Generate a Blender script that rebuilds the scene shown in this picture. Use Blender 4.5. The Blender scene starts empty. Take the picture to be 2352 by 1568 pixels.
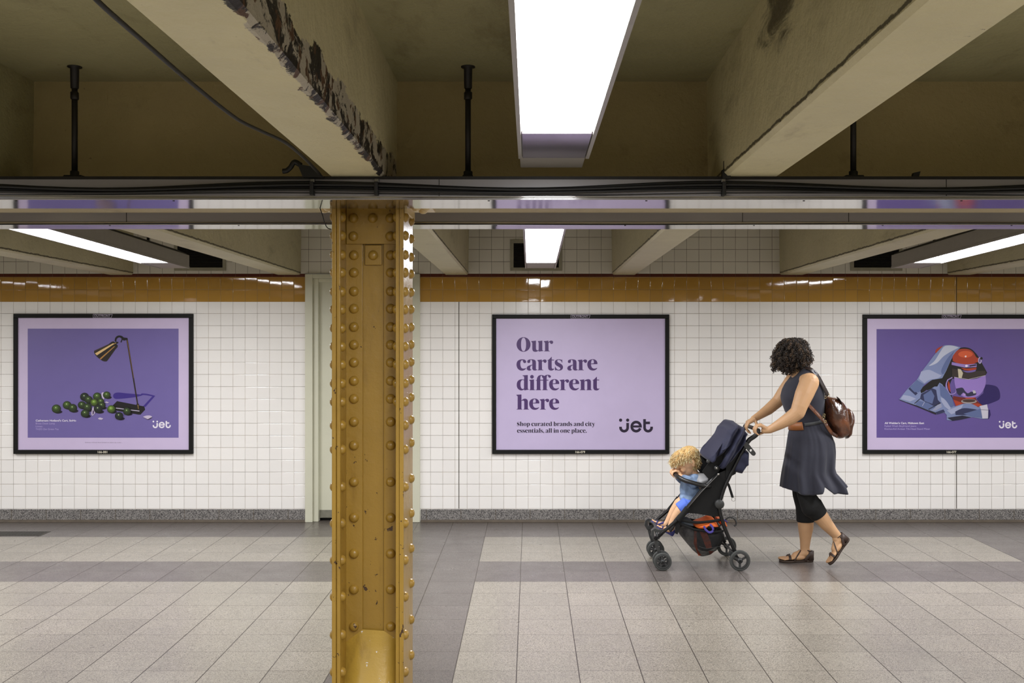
import bpy, bmesh, math, random
from mathutils import Vector, Matrix, noise
from mathutils.geometry import tessellate_polygon

# ---------------------------------------------------------------- camera, world, exposure
F = 2367.0            # focal length in pixels of the 2352x1568 frame
CX, HY, H = 1217.6, 768.0, 1.693   # vanishing point of the depth direction, eye height
scene = bpy.context.scene
C = scene.collection
cam_d = bpy.data.cameras.new('camera')
cam = bpy.data.objects.new('camera', cam_d)
C.objects.link(cam)
cam.location = (0, 0, H)
cam.rotation_euler = (math.radians(90), 0, 0)
cam_d.sensor_width = 36.0
cam_d.lens = F / 2352 * 36.0
cam_d.shift_x = -(CX - 1176) / 2352
cam_d.shift_y = -(784 - HY) / 2352
cam_d.clip_start = 0.05
scene.camera = cam
scene.view_settings.view_transform = 'Standard'
scene.view_settings.look = 'None'
scene.view_settings.gamma = 1.0
scene.view_settings.use_curve_mapping = False
scene.view_settings.exposure = 2.3
w = bpy.data.worlds.new('world'); scene.world = w; w.use_nodes = True
w.node_tree.nodes['Background'].inputs[0].default_value = (1.0, 0.95, 0.88, 1)
w.node_tree.nodes['Background'].inputs[1].default_value = 0.02
LAMP = 9.0            # emission strength of every fluorescent lens
WALLY = 9.32
PI = math.pi
R = random.Random(7)

def P(px, py, D):
    """world point seen at photo pixel (px,py) at distance D from the camera plane"""
    return Vector(((px - CX) * D / F, D, H - (py - HY) * D / F))

# ---------------------------------------------------------------- materials
def lin(c):
    return tuple(((v/255)/12.92 if v/255 <= .04045 else ((v/255+.055)/1.055)**2.4) for v in c)

class NT:
    def __init__(s, name):
        s.m = bpy.data.materials.new(name); s.m.use_nodes = True
        s.t = s.m.node_tree; s.b = s.t.nodes['Principled BSDF']; s.out = s.t.nodes['Material Output']
    def n(s, typ, **kw):
        o = s.t.nodes.new(typ)
        for k, v in kw.items(): setattr(o, k, v)
        return o
    def l(s, a, b): s.t.links.new(a, b)
    def val(s, sock, x):
        if isinstance(x, (int, float)): sock.default_value = x
        elif isinstance(x, tuple): sock.default_value = x if len(x) == 4 or sock.type == 'VECTOR' else x + (1,)
        else: s.l(x, sock)
    def math(s, op, a, b=0.0, c=0.0):
        o = s.n('ShaderNodeMath', operation=op)
        s.val(o.inputs[0], a); s.val(o.inputs[1], b); s.val(o.inputs[2], c)
        return o.outputs[0]
    def mix(s, f, a, b):
        o = s.n('ShaderNodeMix', data_type='RGBA')
        s.val(o.inputs[0], f); s.val(o.inputs[6], a); s.val(o.inputs[7], b)
        return o.outputs[2]
    def ramp(s, x, lo, hi, a=0.0, b=1.0):
        o = s.n('ShaderNodeMapRange'); o.interpolation_type = 'SMOOTHSTEP'
        s.val(o.inputs[0], x); s.val(o.inputs[1], lo); s.val(o.inputs[2], hi); s.val(o.inputs[3], a); s.val(o.inputs[4], b)
        return o.outputs[0]
    def pos(s):
        g = s.n('ShaderNodeNewGeometry'); x = s.n('ShaderNodeSeparateXYZ'); s.l(g.outputs[0], x.inputs[0])
        return g.outputs[0], x.outputs[0], x.outputs[1], x.outputs[2]
    def noise(s, scale, detail=3.0, vec=None, rough=.55, dist=0.0):
        o = s.n('ShaderNodeTexNoise'); o.inputs['Scale'].default_value = scale
        o.inputs['Detail'].default_value = detail; o.inputs['Roughness'].default_value = rough
        o.inputs['Distortion'].default_value = dist
        if vec is None: vec = s.pos()[0]
        s.l(vec, o.inputs['Vector']); return o.outputs['Fac']
    def stretch(s, vec, sx, sy, sz):
        o = s.n('ShaderNodeMapping'); o.inputs['Scale'].default_value = (sx, sy, sz); s.l(vec, o.inputs['Vector']); return o.outputs[0]
    def white(s, vec):
        o = s.n('ShaderNodeTexWhiteNoise'); s.l(vec, o.inputs['Vector']); return o.outputs['Value'], o.outputs['Color']
    def bump(s, h, dist=1.0, strength=1.0):
        o = s.n('ShaderNodeBump'); o.inputs['Distance'].default_value = dist; o.inputs['Strength'].default_value = strength
        s.l(h, o.inputs['Height']); s.l(o.outputs[0], s.b.inputs['Normal'])
    def set(s, col=None, rough=None, metal=None, spec=None, coat=None):
        if col is not None: s.val(s.b.inputs['Base Color'], col)
        if rough is not None: s.val(s.b.inputs['Roughness'], rough)
        if metal is not None: s.val(s.b.inputs['Metallic'], metal)
        if spec is not None: s.val(s.b.inputs['Specular IOR Level'], spec)
        if coat is not None: s.val(s.b.inputs['Coat Weight'], coat)
        return s.m

MATS = {}
def mat(name, rgb, rough=.6, metal=0.0, var=.12, scale=25.0, bump=0.0, bscale=60.0, spec=.5, coat=0.0, sheen=0.0):
    """plain procedural material: a colour with soft mottling and an optional fine relief"""
    if name in MATS: return MATS[name]
    s = NT(name)
    c = lin(rgb)
    f = s.noise(scale, 4)
    a = tuple(max(0, v*(1-var)) for v in c); b = tuple(min(1, v*(1+var)) for v in c)
    s.set(s.mix(f, a, b), rough, metal, spec, coat)
    if sheen: s.b.inputs['Sheen Weight'].default_value = sheen
    if bump: s.bump(s.noise(bscale, 4), bump)
    MATS[name] = s.m
    return s.m

def tile_mat(name, rgb, grout, p, x0, z0, rough=.12, tilt=.0006, g=.0029, var=.022, wave=.00025):
    s = NT(name); v, x, y, z = s.pos()
    u = s.math('DIVIDE', s.math('SUBTRACT', x, x0), p); q = s.math('DIVIDE', s.math('SUBTRACT', z, z0), p)
    fu = s.math('FRACT', u); fq = s.math('FRACT', q)
    du = s.math('MULTIPLY', s.math('MINIMUM', fu, s.math('SUBTRACT', 1.0, fu)), p)
    dq = s.math('MULTIPLY', s.math('MINIMUM', fq, s.math('SUBTRACT', 1.0, fq)), p)
    wob = s.math('MULTIPLY', s.math('SUBTRACT', s.noise(9, 2), .5), .0012)
    mu = s.ramp(s.math('ADD', du, wob), g*.15, g*.55)
    mq = s.ramp(s.math('ADD', dq, wob), g*.25, g*.65)
    m = s.math('MULTIPLY', mu, mq)
    cell = s.n('ShaderNodeCombineXYZ'); s.l(s.math('FLOOR', u), cell.inputs[0]); s.l(s.math('FLOOR', q), cell.inputs[1])
    rv, rc = s.white(cell.outputs[0]); sep = s.n('ShaderNodeSeparateColor'); s.l(rc, sep.inputs[0])
    c = lin(rgb)
    tone = s.mix(rv, tuple(k*(1-var) for k in c), tuple(min(1, k*(1+var)) for k in c))
    spk = s.ramp(s.noise(420, 2), .70, .78)
    tone = s.mix(s.math('MULTIPLY', spk, .25), tone, tuple(k*.6 for k in c))
    gr = s.mix(s.ramp(s.noise(4, 4), .35, .65), lin(grout), tuple(k*.45 for k in lin(grout)))
    s.set(s.mix(m, gr, tone), s.ramp(m, 0, 1, .8, rough))
    edge = s.math('MULTIPLY', s.ramp(s.math('MINIMUM', du, dq), 0.0, .005), .0012)
    h = s.math('ADD', edge, s.math('MULTIPLY', s.math('MULTIPLY', s.math('SUBTRACT', sep.outputs[0], .5), fu), tilt))
    h = s.math('ADD', h, s.math('MULTIPLY', s.math('MULTIPLY', s.math('SUBTRACT', sep.outputs[1], .5), fq), tilt))
    h = s.math('ADD', h, s.math('MULTIPLY', s.noise(30, 2), wave))
    s.bump(h, 1.0)
    return s.m

# ---------------------------------------------------------------- mesh builder
class MB:
    def __init__(s): s.v = []; s.f = []; s.mi = []; s.sm = []; s.cur = 0; s.smooth = False
    def vert(s, p): s.v.append(tuple(p)); return len(s.v)-1
    def face(s, idx, smooth=None):
        s.f.append(tuple(idx)); s.mi.append(s.cur); s.sm.append(s.smooth if smooth is None else smooth)
    def box(s, x0, x1, y0, y1, z0, z1):
        b = len(s.v)
        for p in ((x0,y0,z0),(x1,y0,z0),(x1,y1,z0),(x0,y1,z0),(x0,y0,z1),(x1,y0,z1),(x1,y1,z1),(x0,y1,z1)): s.v.append(p)
        for q in ((0,3,2,1),(4,5,6,7),(0,1,5,4),(1,2,6,5),(2,3,7,6),(3,0,4,7)): s.face([b+i for i in q], False)
    def hexa(s, pts):
        b = len(s.v); s.v += [tuple(p) for p in pts]
        for q in ((0,3,2,1),(4,5,6,7),(0,1,5,4),(1,2,6,5),(2,3,7,6),(3,0,4,7)): s.face([b+i for i in q], False)
    def cone(s, p0, r0, p1, r1, n=16, caps=True, smooth=True):
        p0 = Vector(p0); p1 = Vector(p1); d = (p1-p0)
        if d.length < 1e-7: return
        d.normalize(); a = d.orthogonal().normalized(); c = d.cross(a)
        b = len(s.v)
        for p, r in ((p0, r0), (p1, r1)):
            for i in range(n):
                t = 2*PI*i/n; s.v.append(tuple(p + a*(r*math.cos(t)) + c*(r*math.sin(t))))
        for i in range(n):
            j = (i+1) % n; s.face((b+i, b+j, b+n+j, b+n+i), smooth)
        if caps:
            s.face([b+i for i in range(n)][::-1], False); s.face([b+n+i for i in range(n)], False)
    def ball(s, c, r, n=14, m=9, rot=None):
        if not hasattr(r, '__len__'): r = (r, r, r)
        c = Vector(c); b = len(s.v)
        def q(x, y, z):
            v = Vector((x*r[0], y*r[1], z*r[2]))
            if rot is not None: v = rot @ v
            return tuple(c+v)
        s.v.append(q(0, 0, -1))
        for j in range(1, m):
            ph = -PI/2 + PI*j/m
            for i in range(n):
                t = 2*PI*i/n; s.v.append(q(math.cos(ph)*math.cos(t), math.cos(ph)*math.sin(t), math.sin(ph)))
        s.v.append(q(0, 0, 1)); top = len(s.v)-1
        for i in range(n):
            j = (i+1) % n; s.face((b, b+1+j, b+1+i), True); s.face((top, b+1+(m-2)*n+i, b+1+(m-2)*n+j), True)
        for k in range(m-2):
            for i in range(n):
                j = (i+1) % n; o = b+1+k*n; s.face((o+i, o+j, o+n+j, o+n+i), True)
    def tube(s, path, r, n=10, caps=True, closed=False, flat=None, up=None):
        """sweep a circle (or an ellipse when flat=(a,b)) along a path"""
        path = [Vector(p) for p in path]; k = len(path)
        rr = r if hasattr(r, '__len__') else [r]*k
        b = len(s.v); ref = None
        for i, p in enumerate(path):
            if closed: d = path[(i+1) % k] - path[i-1]
            else: d = path[min(i+1, k-1)] - path[max(i-1, 0)]
            d.normalize()
            if up is not None: a = Vector(up) - d*Vector(up).dot(d)
            elif ref is None: a = d.orthogonal()
            else: a = ref - d*ref.dot(d)
            if a.length < 1e-6: a = d.orthogonal()
            a.normalize(); ref = a; c = d.cross(a)
            fa, fb = flat if flat else (1, 1)
            for j in range(n):
                t = 2*PI*j/n; s.v.append(tuple(p + a*(rr[i]*fa*math.cos(t)) + c*(rr[i]*fb*math.sin(t))))
        for i in range(k if closed else k-1):
            o = b+i*n; o2 = b+((i+1) % k)*n
            for j in range(n):
                jj = (j+1) % n; s.face((o+j, o+jj, o2+jj, o2+j), True)
        if caps and not closed:
            s.face([b+j for j in range(n)][::-1], False); s.face([b+(k-1)*n+j for j in range(n)], False)
    def lathe(s, c, axis, prof, n=32):
        """profile of (radius, offset along axis)"""
        c = Vector(c); d = Vector(axis).normalized(); a = d.orthogonal().normalized(); e = d.cross(a)
        b = len(s.v); k = len(prof)
        for r, h in prof:
            for i in range(n):
                t = 2*PI*i/n; s.v.append(tuple(c + d*h + a*(r*math.cos(t)) + e*(r*math.sin(t))))
        for i in range(k-1):
            for j in range(n):
                jj = (j+1) % n; s.face((b+i*n+j, b+i*n+jj, b+(i+1)*n+jj, b+(i+1)*n+j), True)
    def prism(s, loops, y0, y1, smooth_side=False):
        """outline(s) in the XZ plane (outer first, then holes) extruded from y0 to y1"""
        tri = tessellate_polygon([[Vector((x, z, 0)) for x, z in lp] for lp in loops])
        flatp = [p for lp in loops for p in lp]
        b = len(s.v)
        for y in (y0, y1):
            for x, z in flatp: s.v.append((x, y, z))
        n = len(flatp)
        for t in tri: s.face([b+i for i in t], False); s.face([b+n+i for i in t][::-1], False)
        o = 0
        for lp in loops:
            m = len(lp)
            for i in range(m):
                j = (i+1) % m; s.face((b+o+i, b+o+j, b+n+o+j, b+n+o+i), smooth_side)
            o += m
    def flat(s, loops, y):
        """flat printed shape on a plane facing the camera side"""
        tri = tessellate_polygon([[Vector((x, z, 0)) for x, z in lp] for lp in loops])
        b = len(s.v)
        for lp in loops:
            for x, z in lp: s.v.append((x, y, z))
        for t in tri: s.face([b+i for i in t], False)
    def mesh(s, name, mats, fix=True):
        me = bpy.data.meshes.new(name)
        me.from_pydata(s.v, [], s.f)
        for m in mats: me.materials.append(m)
        me.polygons.foreach_set('material_index', s.mi)
        me.polygons.foreach_set('use_smooth', s.sm)
        if fix:
            bm = bmesh.new(); bm.from_mesh(me); bmesh.ops.recalc_face_normals(bm, faces=bm.faces); bm.to_mesh(me); bm.free()
        me.update(); return me
    def build(s, name, mats, parent=None, bevel=0.0, fix=True):
        if not isinstance(mats, (list, tuple)): mats = [mats]
        o = bpy.data.objects.new(name, s.mesh(name, mats, fix)); C.objects.link(o)
        if parent is not None:
            o.parent = parent; o.matrix_parent_inverse = parent_inv(parent)
        if bevel:
            md = o.modifiers.new('bevel', 'BEVEL'); md.width = bevel; md.segments = 2; md.limit_method = 'ANGLE'
        return o

def world_of(o):
    m = Matrix.Translation(o.location)
    if o.parent: m = world_of(o.parent) @ o.matrix_parent_inverse @ m
    return m
def parent_inv(p): return world_of(p).inverted()

def tag(o, label=None, cat=None, group=None, kind=None):
    if label: o['label'] = label
    if cat: o['category'] = cat
    if group: o['group'] = group
    if kind: o['kind'] = kind
    return o
def thing(name, label, cat, loc, group=None):
    o = bpy.data.objects.new(name, None); C.objects.link(o); o.location = loc; o.empty_display_size = .05
    return tag(o, label, cat, group)
def struct(o): o['kind'] = 'structure'; return o
def copy_tree(src, delta, parent=None):
    o = src.copy(); C.objects.link(o)
    if parent is None: o.location = Vector(src.location) + Vector(delta)
    else:
        o.parent = parent; o.matrix_parent_inverse = src.matrix_parent_inverse.copy()
    for ch in list(src.children): copy_tree(ch, delta, o)
    return o

def fuse(name, prims, vox, m, parent=None, smooth=4, warp=None, extra=None):
    """one continuous surface grown from overlapping rounded volumes"""
    mb = MB()
    for q in prims:
        if q[0] == 'c':
            mb.ball(q[1], q[2]); mb.ball(q[3], q[4]); mb.cone(q[1], q[2], q[3], q[4], 18)
        elif q[0] == 'k': mb.cone(q[1], q[2], q[3], q[4], 28)
        elif q[0] == 'e': mb.ball(q[1], q[2], 22, 14, q[3] if len(q) > 3 else None)
    if extra: extra(mb)
    tmp = mb.build('tmp', [m])
    md = tmp.modifiers.new('r', 'REMESH'); md.mode = 'VOXEL'; md.voxel_size = vox; md.use_smooth_shade = True
    sm = tmp.modifiers.new('s', 'SMOOTH'); sm.factor = .5; sm.iterations = smooth
    bpy.context.view_layer.update()
    dg = bpy.context.evaluated_depsgraph_get()
    me = bpy.data.meshes.new_from_object(tmp.evaluated_get(dg))
    old = tmp.data; bpy.data.objects.remove(tmp); bpy.data.meshes.remove(old)
    me.name = name
    if not me.materials: me.materials.append(m)
    for p in me.polygons: p.use_smooth = True
    if warp:
        for v in me.vertices: v.co = warp(v.co)
    me.update()
    o = bpy.data.objects.new(name, me); C.objects.link(o)
    if parent is not None: o.parent = parent; o.matrix_parent_inverse = parent_inv(parent)
    return o
def chain(*pts):
    """pts = (point, radius) pairs joined by rounded cones"""
    return [('c', a[0], a[1], b[0], b[1]) for a, b in zip(pts, pts[1:])]
def basis(f, u):
    f = Vector(f).normalized(); u = Vector(u); u = (u - f*u.dot(f)).normalized(); s = u.cross(f)
    return f, u, s, Matrix((f, s, u)).transposed()

def crv(txt, closed=True, k=5):
    """'x,y' smooth points and 'x,y!' corners -> list of (x,y)"""
    pts = []; cor = []
    for t in txt.split():
        c = t.endswith('!'); a, b = t.rstrip('!').split(','); pts.append((float(a), float(b))); cor.append(c)
    n = len(pts); out = []
    rng = range(n) if closed else range(n-1)
    for i in rng:
        p1 = pts[i]; p2 = pts[(i+1) % n]; c1 = cor[i]; c2 = cor[(i+1) % n]
        if c1 and c2: out.append(p1); continue
        p0 = p1 if c1 else pts[i-1]; p3 = p2 if c2 else pts[(i+2) % n]
        for j in range(k):
            t = j/k; q = []
            for a in (0, 1):
                q.append(.5*((2*p1[a]) + (-p0[a]+p2[a])*t + (2*p0[a]-5*p1[a]+4*p2[a]-p3[a])*t*t + (-p0[a]+3*p1[a]-3*p2[a]+p3[a])*t**3))
            out.append(tuple(q))
    if not closed: out.append(pts[-1])
    return out
def spl(pts, k=6):
    """smooth 3-D path through points"""
    pts = [Vector(p) for p in pts]; out = []
    for i in range(len(pts)-1):
        p0 = pts[max(i-1, 0)]; p1 = pts[i]; p2 = pts[i+1]; p3 = pts[min(i+2, len(pts)-1)]
        for j in range(k):
            t = j/k
            out.append(.5*((2*p1) + (p2-p0)*t + (2*p0-5*p1+4*p2-p3)*t*t + (-p0+3*p1-3*p2+p3)*t**3))
    out.append(pts[-1]); return out
# ================================================================ the room
XL, XR, YB = -8.6, 8.6, -5.0
def zb(y): return 2.300 - .0125*(y-3.9)      # underside of the ceiling beams
def zc(y): return 2.748 - .0125*(y-4.3)      # ceiling slab
TX, TP = -.459, .1103
WHITE, GROUT = (243, 240, 236), (158, 140, 120)
m_low_r = tile_mat('white_wall_tile', WHITE, GROUT, TP, TX, 1.883-.1103*20)
m_low_l = tile_mat('white_wall_tile_left', WHITE, GROUT, TP, -2.026, 1.883-.1103*20)
m_top = tile_mat('white_upper_tile', (214, 210, 200), (110, 100, 84), TP, TX, 2.242-.1103*20, g=.0036)
m_band_r = tile_mat('amber_band_tile', (176, 134, 62), (138, 116, 84), TP, TX, 1.988-.1103*20+.0, rough=.035, tilt=.0013, g=.0028, var=.07, wave=.00006)
m_band_l = tile_mat('amber_band_tile_left', (176, 134, 62), (138, 116, 84), TP, -2.026, 1.988-.1103*20, rough=.035, tilt=.0013, g=.0028, var=.07, wave=.00006)
m_brown = tile_mat('brown_liner_tile', (84, 36, 26), (90, 70, 55), TP, TX, .3, rough=.15, g=.003)
def quad(mb, x0, x1, z0, z1, y, mi):
    mb.cur = mi; b = len(mb.v)
    mb.v += [(x0, y, z0), (x1, y, z0), (x1, y, z1), (x0, y, z1)]; mb.face((b, b+1, b+2, b+3), False)
wb = MB(); DL, DR = -2.026, -.998
for (x0, x1, lo, ba) in ((XL, DL, 0, 2), (DR, XR, 1, 3)):
    quad(wb, x0, x1, 0, 1.988, WALLY, lo)
    quad(wb, x0, x1, 1.988, 2.2135, WALLY, ba)
    quad(wb, x0, x1, 2.2135, 2.242, WALLY, 4)
quad(wb, XL, XR, 2.242, 2.9, WALLY, 5)
wb.box(DL-.0, DL+.001, WALLY, WALLY+.2, 0, 2.242); wb.box(DR-.001, DR, WALLY, WALLY+.2, 0, 2.242)
struct(wb.build('wall_back', [m_low_l, m_low_r, m_band_l, m_band_r, m_brown, m_top], fix=False))
m_far = mat('pale_wall_paint', (205, 196, 176), .6)
for nm, b in (('wall_left', (XL-.1, XL, YB, WALLY+.3, 0, 2.95)), ('wall_right', (XR, XR+.1, YB, WALLY+.3, 0, 2.95)), ('wall_front', (XL, XR, YB-.1, YB, 0, 2.95))):
    mb = MB(); mb.box(*b); struct(mb.build(nm, m_far))
# expansion joints in the tiling
m_joint = mat('dark_joint_filler', (70, 62, 50), .9, var=.4, scale=60)
jt = MB()
for px, a, bb in ((1054, 693, 1168), (2197, 636, 722), (2197, 1043, 1168)):
    x = (px-CX)/254.0
    jt.box(x-.003, x+.003, WALLY-.0015, WALLY+.002, H-(bb-HY)/254, H-(a-HY)/254)
struct(jt.build('trim_1', m_joint))

# floor: single tiles, dark border pattern
TF = .3122
def floor_mat(name, rgb):
    s = NT(name); v, x, y, z = s.pos()
    u = s.math('DIVIDE', s.math('ADD', x, .38), TF); q = s.math('DIVIDE', s.math('SUBTRACT', y, 8.625), TF)
    fu = s.math('FRACT', u); fq = s.math('FRACT', q)
    du = s.math('MULTIPLY', s.math('MINIMUM', fu, s.math('SUBTRACT', 1.0, fu)), TF)
    dq = s.math('MULTIPLY', s.math('MINIMUM', fq, s.math('SUBTRACT', 1.0, fq)), TF)
    cell = s.n('ShaderNodeCombineXYZ'); s.l(s.math('FLOOR', u), cell.inputs[0]); s.l(s.math('FLOOR', q), cell.inputs[1])
    rv, rc = s.white(cell.outputs[0])
    c = lin(rgb)
    base = s.mix(rv, tuple(k*.90 for k in c), tuple(k*1.08 for k in c))
    vo = s.n('ShaderNodeTexVoronoi'); vo.inputs['Scale'].default_value = 260; s.l(v, vo.inputs['Vector'])
    chips = s.white(vo.outputs['Position'])[0]
    base = s.mix(s.math('MULTIPLY', s.ramp(chips, .68, .84), .8), base, tuple(k*.40 for k in c))
    base = s.mix(s.math('MULTIPLY', s.ramp(chips, .28, .1), .6), base, tuple(min(1, k*1.6) for k in c))
    grime = s.ramp(s.noise(1.3, 5, rough=.6), .35, .75)
    base = s.mix(s.math('MULTIPLY', grime, .22), base, tuple(k*.62 for k in c))
    wall_tone = s.ramp(y, 8.9, 9.3)  # floor colour goes darker towards the back wall
    base = s.mix(s.math('MULTIPLY', wall_tone, .35), base, lin((70, 62, 52)))
    mu = s.ramp(du, .0016, .0034); mq = s.ramp(dq, .0007, .0022)
    m = s.math('MULTIPLY', mu, mq)
    s.set(s.mix(m, lin((58, 50, 42)), base), s.math('ADD', s.math('MULTIPLY', s.noise(6, 4), .22), .2), spec=.45)
    hgt = s.math('ADD', s.math('MULTIPLY', m, .0008), s.math('MULTIPLY', s.noise(90, 2), .0001))
    s.bump(hgt, 1.0)
    return s.m
m_fl = floor_mat('light_terrazzo_tile', (150, 143, 131)); m_fd = floor_mat('dark_terrazzo_tile', (106, 99, 95))
fl = MB()
i0, i1 = int((XL+.38)/TF)-1, int((XR+.38)/TF)+2
j0, j1 = int((YB-8.625)/TF)-1, 2
for i in range(i0, i1):
    for j in range(j0, j1+1):
        x0 = -.38+i*TF; y0 = 8.625+j*TF; y1 = min(y0+TF, WALLY+.2)
        if y1 <= y0: continue
        k = (i + 2) % 15 if True else 0
        strip = ((i+2) % 14.64 < 2)
        xs = (x0+TF/2 + .69 + 2.285) % 4.57 - 2.285
        dark = j >= 0 or j in (-4, -5) or abs(xs) < .33 or j in (-14, -15)
        fl.cur = 1 if dark else 0; b = len(fl.v)
        fl.v += [(x0, y0, 0), (x0+TF, y0, 0), (x0+TF, y1, 0), (x0, y1, 0)]; fl.face((b, b+1, b+2, b+3), False)
struct(fl.build('floor', [m_fl, m_fd], fix=False))
sl = MB(); sl.box(XL-.1, XR+.1, YB-.1, WALLY+.3, -.2, -.002); struct(sl.build('floor_slab', mat('floor_bed', (90, 85, 78), .9)))

# granite baseboard with cove
def granite():
    s = NT('grey_granite'); v = s.pos()[0]
    vo = s.n('ShaderNodeTexVoronoi'); vo.inputs['Scale'].default_value = 190; s.l(v, vo.inputs['Vector'])
    r = s.white(vo.outputs['Position'])[0]
    c = s.mix(s.ramp(r, .1, .9), lin((66, 64, 64)), lin((150, 146, 142)))
    x = s.pos()[1]; fr = s.math('FRACT', s.math('DIVIDE', x, .3122)); d = s.math('MINIMUM', fr, s.math('SUBTRACT', 1.0, fr))
    c = s.mix(s.ramp(d, .003, .012), lin((86, 76, 62)), c)
    s.set(c, .35); return s.m
m_gran = granite(); m_cove = mat('worn_cove_stone', (86, 76, 64), .55, var=.35, scale=14)
bz = .1145
for nm, x0, x1 in (('baseboard_left', XL, -2.03), ('baseboard_right', -.985, XR)):
    mb = MB(); mb.box(x0, x1, WALLY-.012, WALLY, .018, bz)
    mb.cur = 1
    prof = [(WALLY-.012, .022), (WALLY-.014, .012), (WALLY-.022, .004), (WALLY-.034, .0008)]
    for (ya, za), (yb2, zb2) in zip(prof, prof[1:]):
        b = len(mb.v); mb.v += [(x0, ya, za), (x1, ya, za), (x1, yb2, zb2), (x0, yb2, zb2)]; mb.face((b, b+3, b+2, b+1), False)
    struct(mb.build(nm, [m_gran, m_cove], fix=False))

# door in the back wall, behind the column
m_door = mat('pale_green_paint', (206, 205, 184), .42, var=.06, scale=5, bump=.0006, bscale=40)
mb = MB(); mb.box(-1.916, -1.09, WALLY+.045, WALLY+.09, .03, 2.165)
door = struct(mb.build('door_1', m_door))
mb = MB(); mb.box(-1.912, -1.095, WALLY+.04, WALLY+.045, .035, .1); tagd = mb.build('kick_plate', mat('scuffed_plate', (120, 118, 104), .5, var=.4), door)
mb = MB()
mb.box(-2.030, -1.962, WALLY-.03, WALLY+.09, 0, 2.238); mb.box(-1.962, -1.916, WALLY+.0, WALLY+.1, 0, 2.2)
mb.box(-1.065, -.994, WALLY-.03, WALLY+.09, 0, 2.238); mb.box(-1.10, -1.065, WALLY+.0, WALLY+.1, 0, 2.2)
mb.box(-1.962, -1.065, WALLY-.03, WALLY+.09, 2.2, 2.238); mb.box(-1.916, -1.10, WALLY+.0, WALLY+.1, 2.165, 2.2)
mb.build('door_frame', m_door, door, bevel=.004)
mb = MB(); mb.box(-1.92, -1.06, WALLY+.09, WALLY+.2, 0, 2.2); mb.build('door_backing', mat('dark_gap', (14, 13, 12), .9), door)
mb = MB(); mb.cone((-1.17, WALLY+.045, 1.0), .011, (-1.17, WALLY+.0, 1.0), .011); mb.ball((-1.17, WALLY-.005, 1.0), .027)
mb.build('door_knob', mat('dull_brass', (150, 130, 80), .35, 1.0), door)

# ---------------------------------------------------------------- plaster
def plaster(name, rgb, edge=None, peel=None, smear=None):
    s = NT(name); v, x, y, z = s.pos(); c = lin(rgb)
    f = s.noise(2.2, 5, rough=.6); base = s.mix(f, tuple(k*.80 for k in c), tuple(k*1.12 for k in c))
    st = s.noise(3.0, 6, s.stretch(v, 1, .35, 1), .7)
    base = s.mix(s.math('MULTIPLY', s.ramp(st, .56, .74), .45), base, lin((96, 80, 50)))
    sp = s.ramp(s.noise(38, 3, rough=.7), .72, .77)
    base = s.mix(s.math('MULTIPLY', sp, .6), base, lin((40, 30, 20)))
    if edge is not None:      # cracked line along the lower arris (sign, x of the face)
        sg, xe = edge
        hz = s.math('SUBTRACT', z, s.math('SUBTRACT', 2.349, s.math('MULTIPLY', y, .0125)))
        wob = s.math('MULTIPLY', s.math('SUBTRACT', s.noise(14, 4, rough=.7), .5), .022)
        d = s.math('ABSOLUTE', s.math('ADD', s.math('SUBTRACT', hz, .020), wob))
        base = s.mix(s.math('MULTIPLY', s.ramp(d, .007, .003), .85), base, lin((42, 33, 22)))
    if peel is not None:
        xe = peel
        hz = s.math('SUBTRACT', z, s.math('SUBTRACT', 2.349, s.math('MULTIPLY', y, .0125)))
        dx = s.math('ABSOLUTE', s.math('SUBTRACT', x, xe))
        dist = s.math('ADD', s.math('ABSOLUTE', s.math('SUBTRACT', hz, .040)), s.math('MULTIPLY', dx, 1.9))
        n1 = s.noise(7, 8, s.stretch(v, 1, .6, 1.3), .72, .4)
        dd = s.math('ADD', dist, s.math('MULTIPLY', s.math('SUBTRACT', n1, .5), .20))
        pm = s.ramp(dd, .078, .071)
        n2 = s.noise(10, 8, s.stretch(v, 1, .7, 1), .7, .5)
        inner = s.mix(s.ramp(n2, .455, .49), lin((26, 20, 16)), lin((178, 170, 152)))
        inner = s.mix(s.ramp(s.noise(19, 5), .57, .61), inner, lin((86, 58, 36)))
        base = s.mix(pm, base, inner)
    if smear is not None:
        cx, cy, cz, rr = smear
        d = s.math('SQRT', s.math('ADD', s.math('POWER', s.math('SUBTRACT', y, cy), 2.0), s.math('MULTIPLY', s.math('POWER', s.math('SUBTRACT', z, cz), 2.0), 5.0)))
        dx = s.math('ABSOLUTE', s.math('SUBTRACT', x, cx))
        n3 = s.noise(9, 6, s.stretch(v, 1, .4, 1.6), .75, .8)
        mk = s.ramp(s.math('ADD', s.math('ADD', d, dx), s.math('MULTIPLY', s.math('SUBTRACT', n3, .5), rr*2.2)), rr, rr*.35)
        base = s.mix(s.math('MULTIPLY', mk, .85), base, lin((44, 32, 24)))
    s.set(base, .52, spec=.4)
    h = s.math('ADD', s.math('MULTIPLY', s.noise(6, 7, rough=.62), .016), s.math('MULTIPLY', s.noise(60, 3), .002))
    s.bump(h, 1.0); return s.m
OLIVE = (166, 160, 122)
m_plast = plaster('olive_ceiling_plaster', OLIVE)
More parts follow.
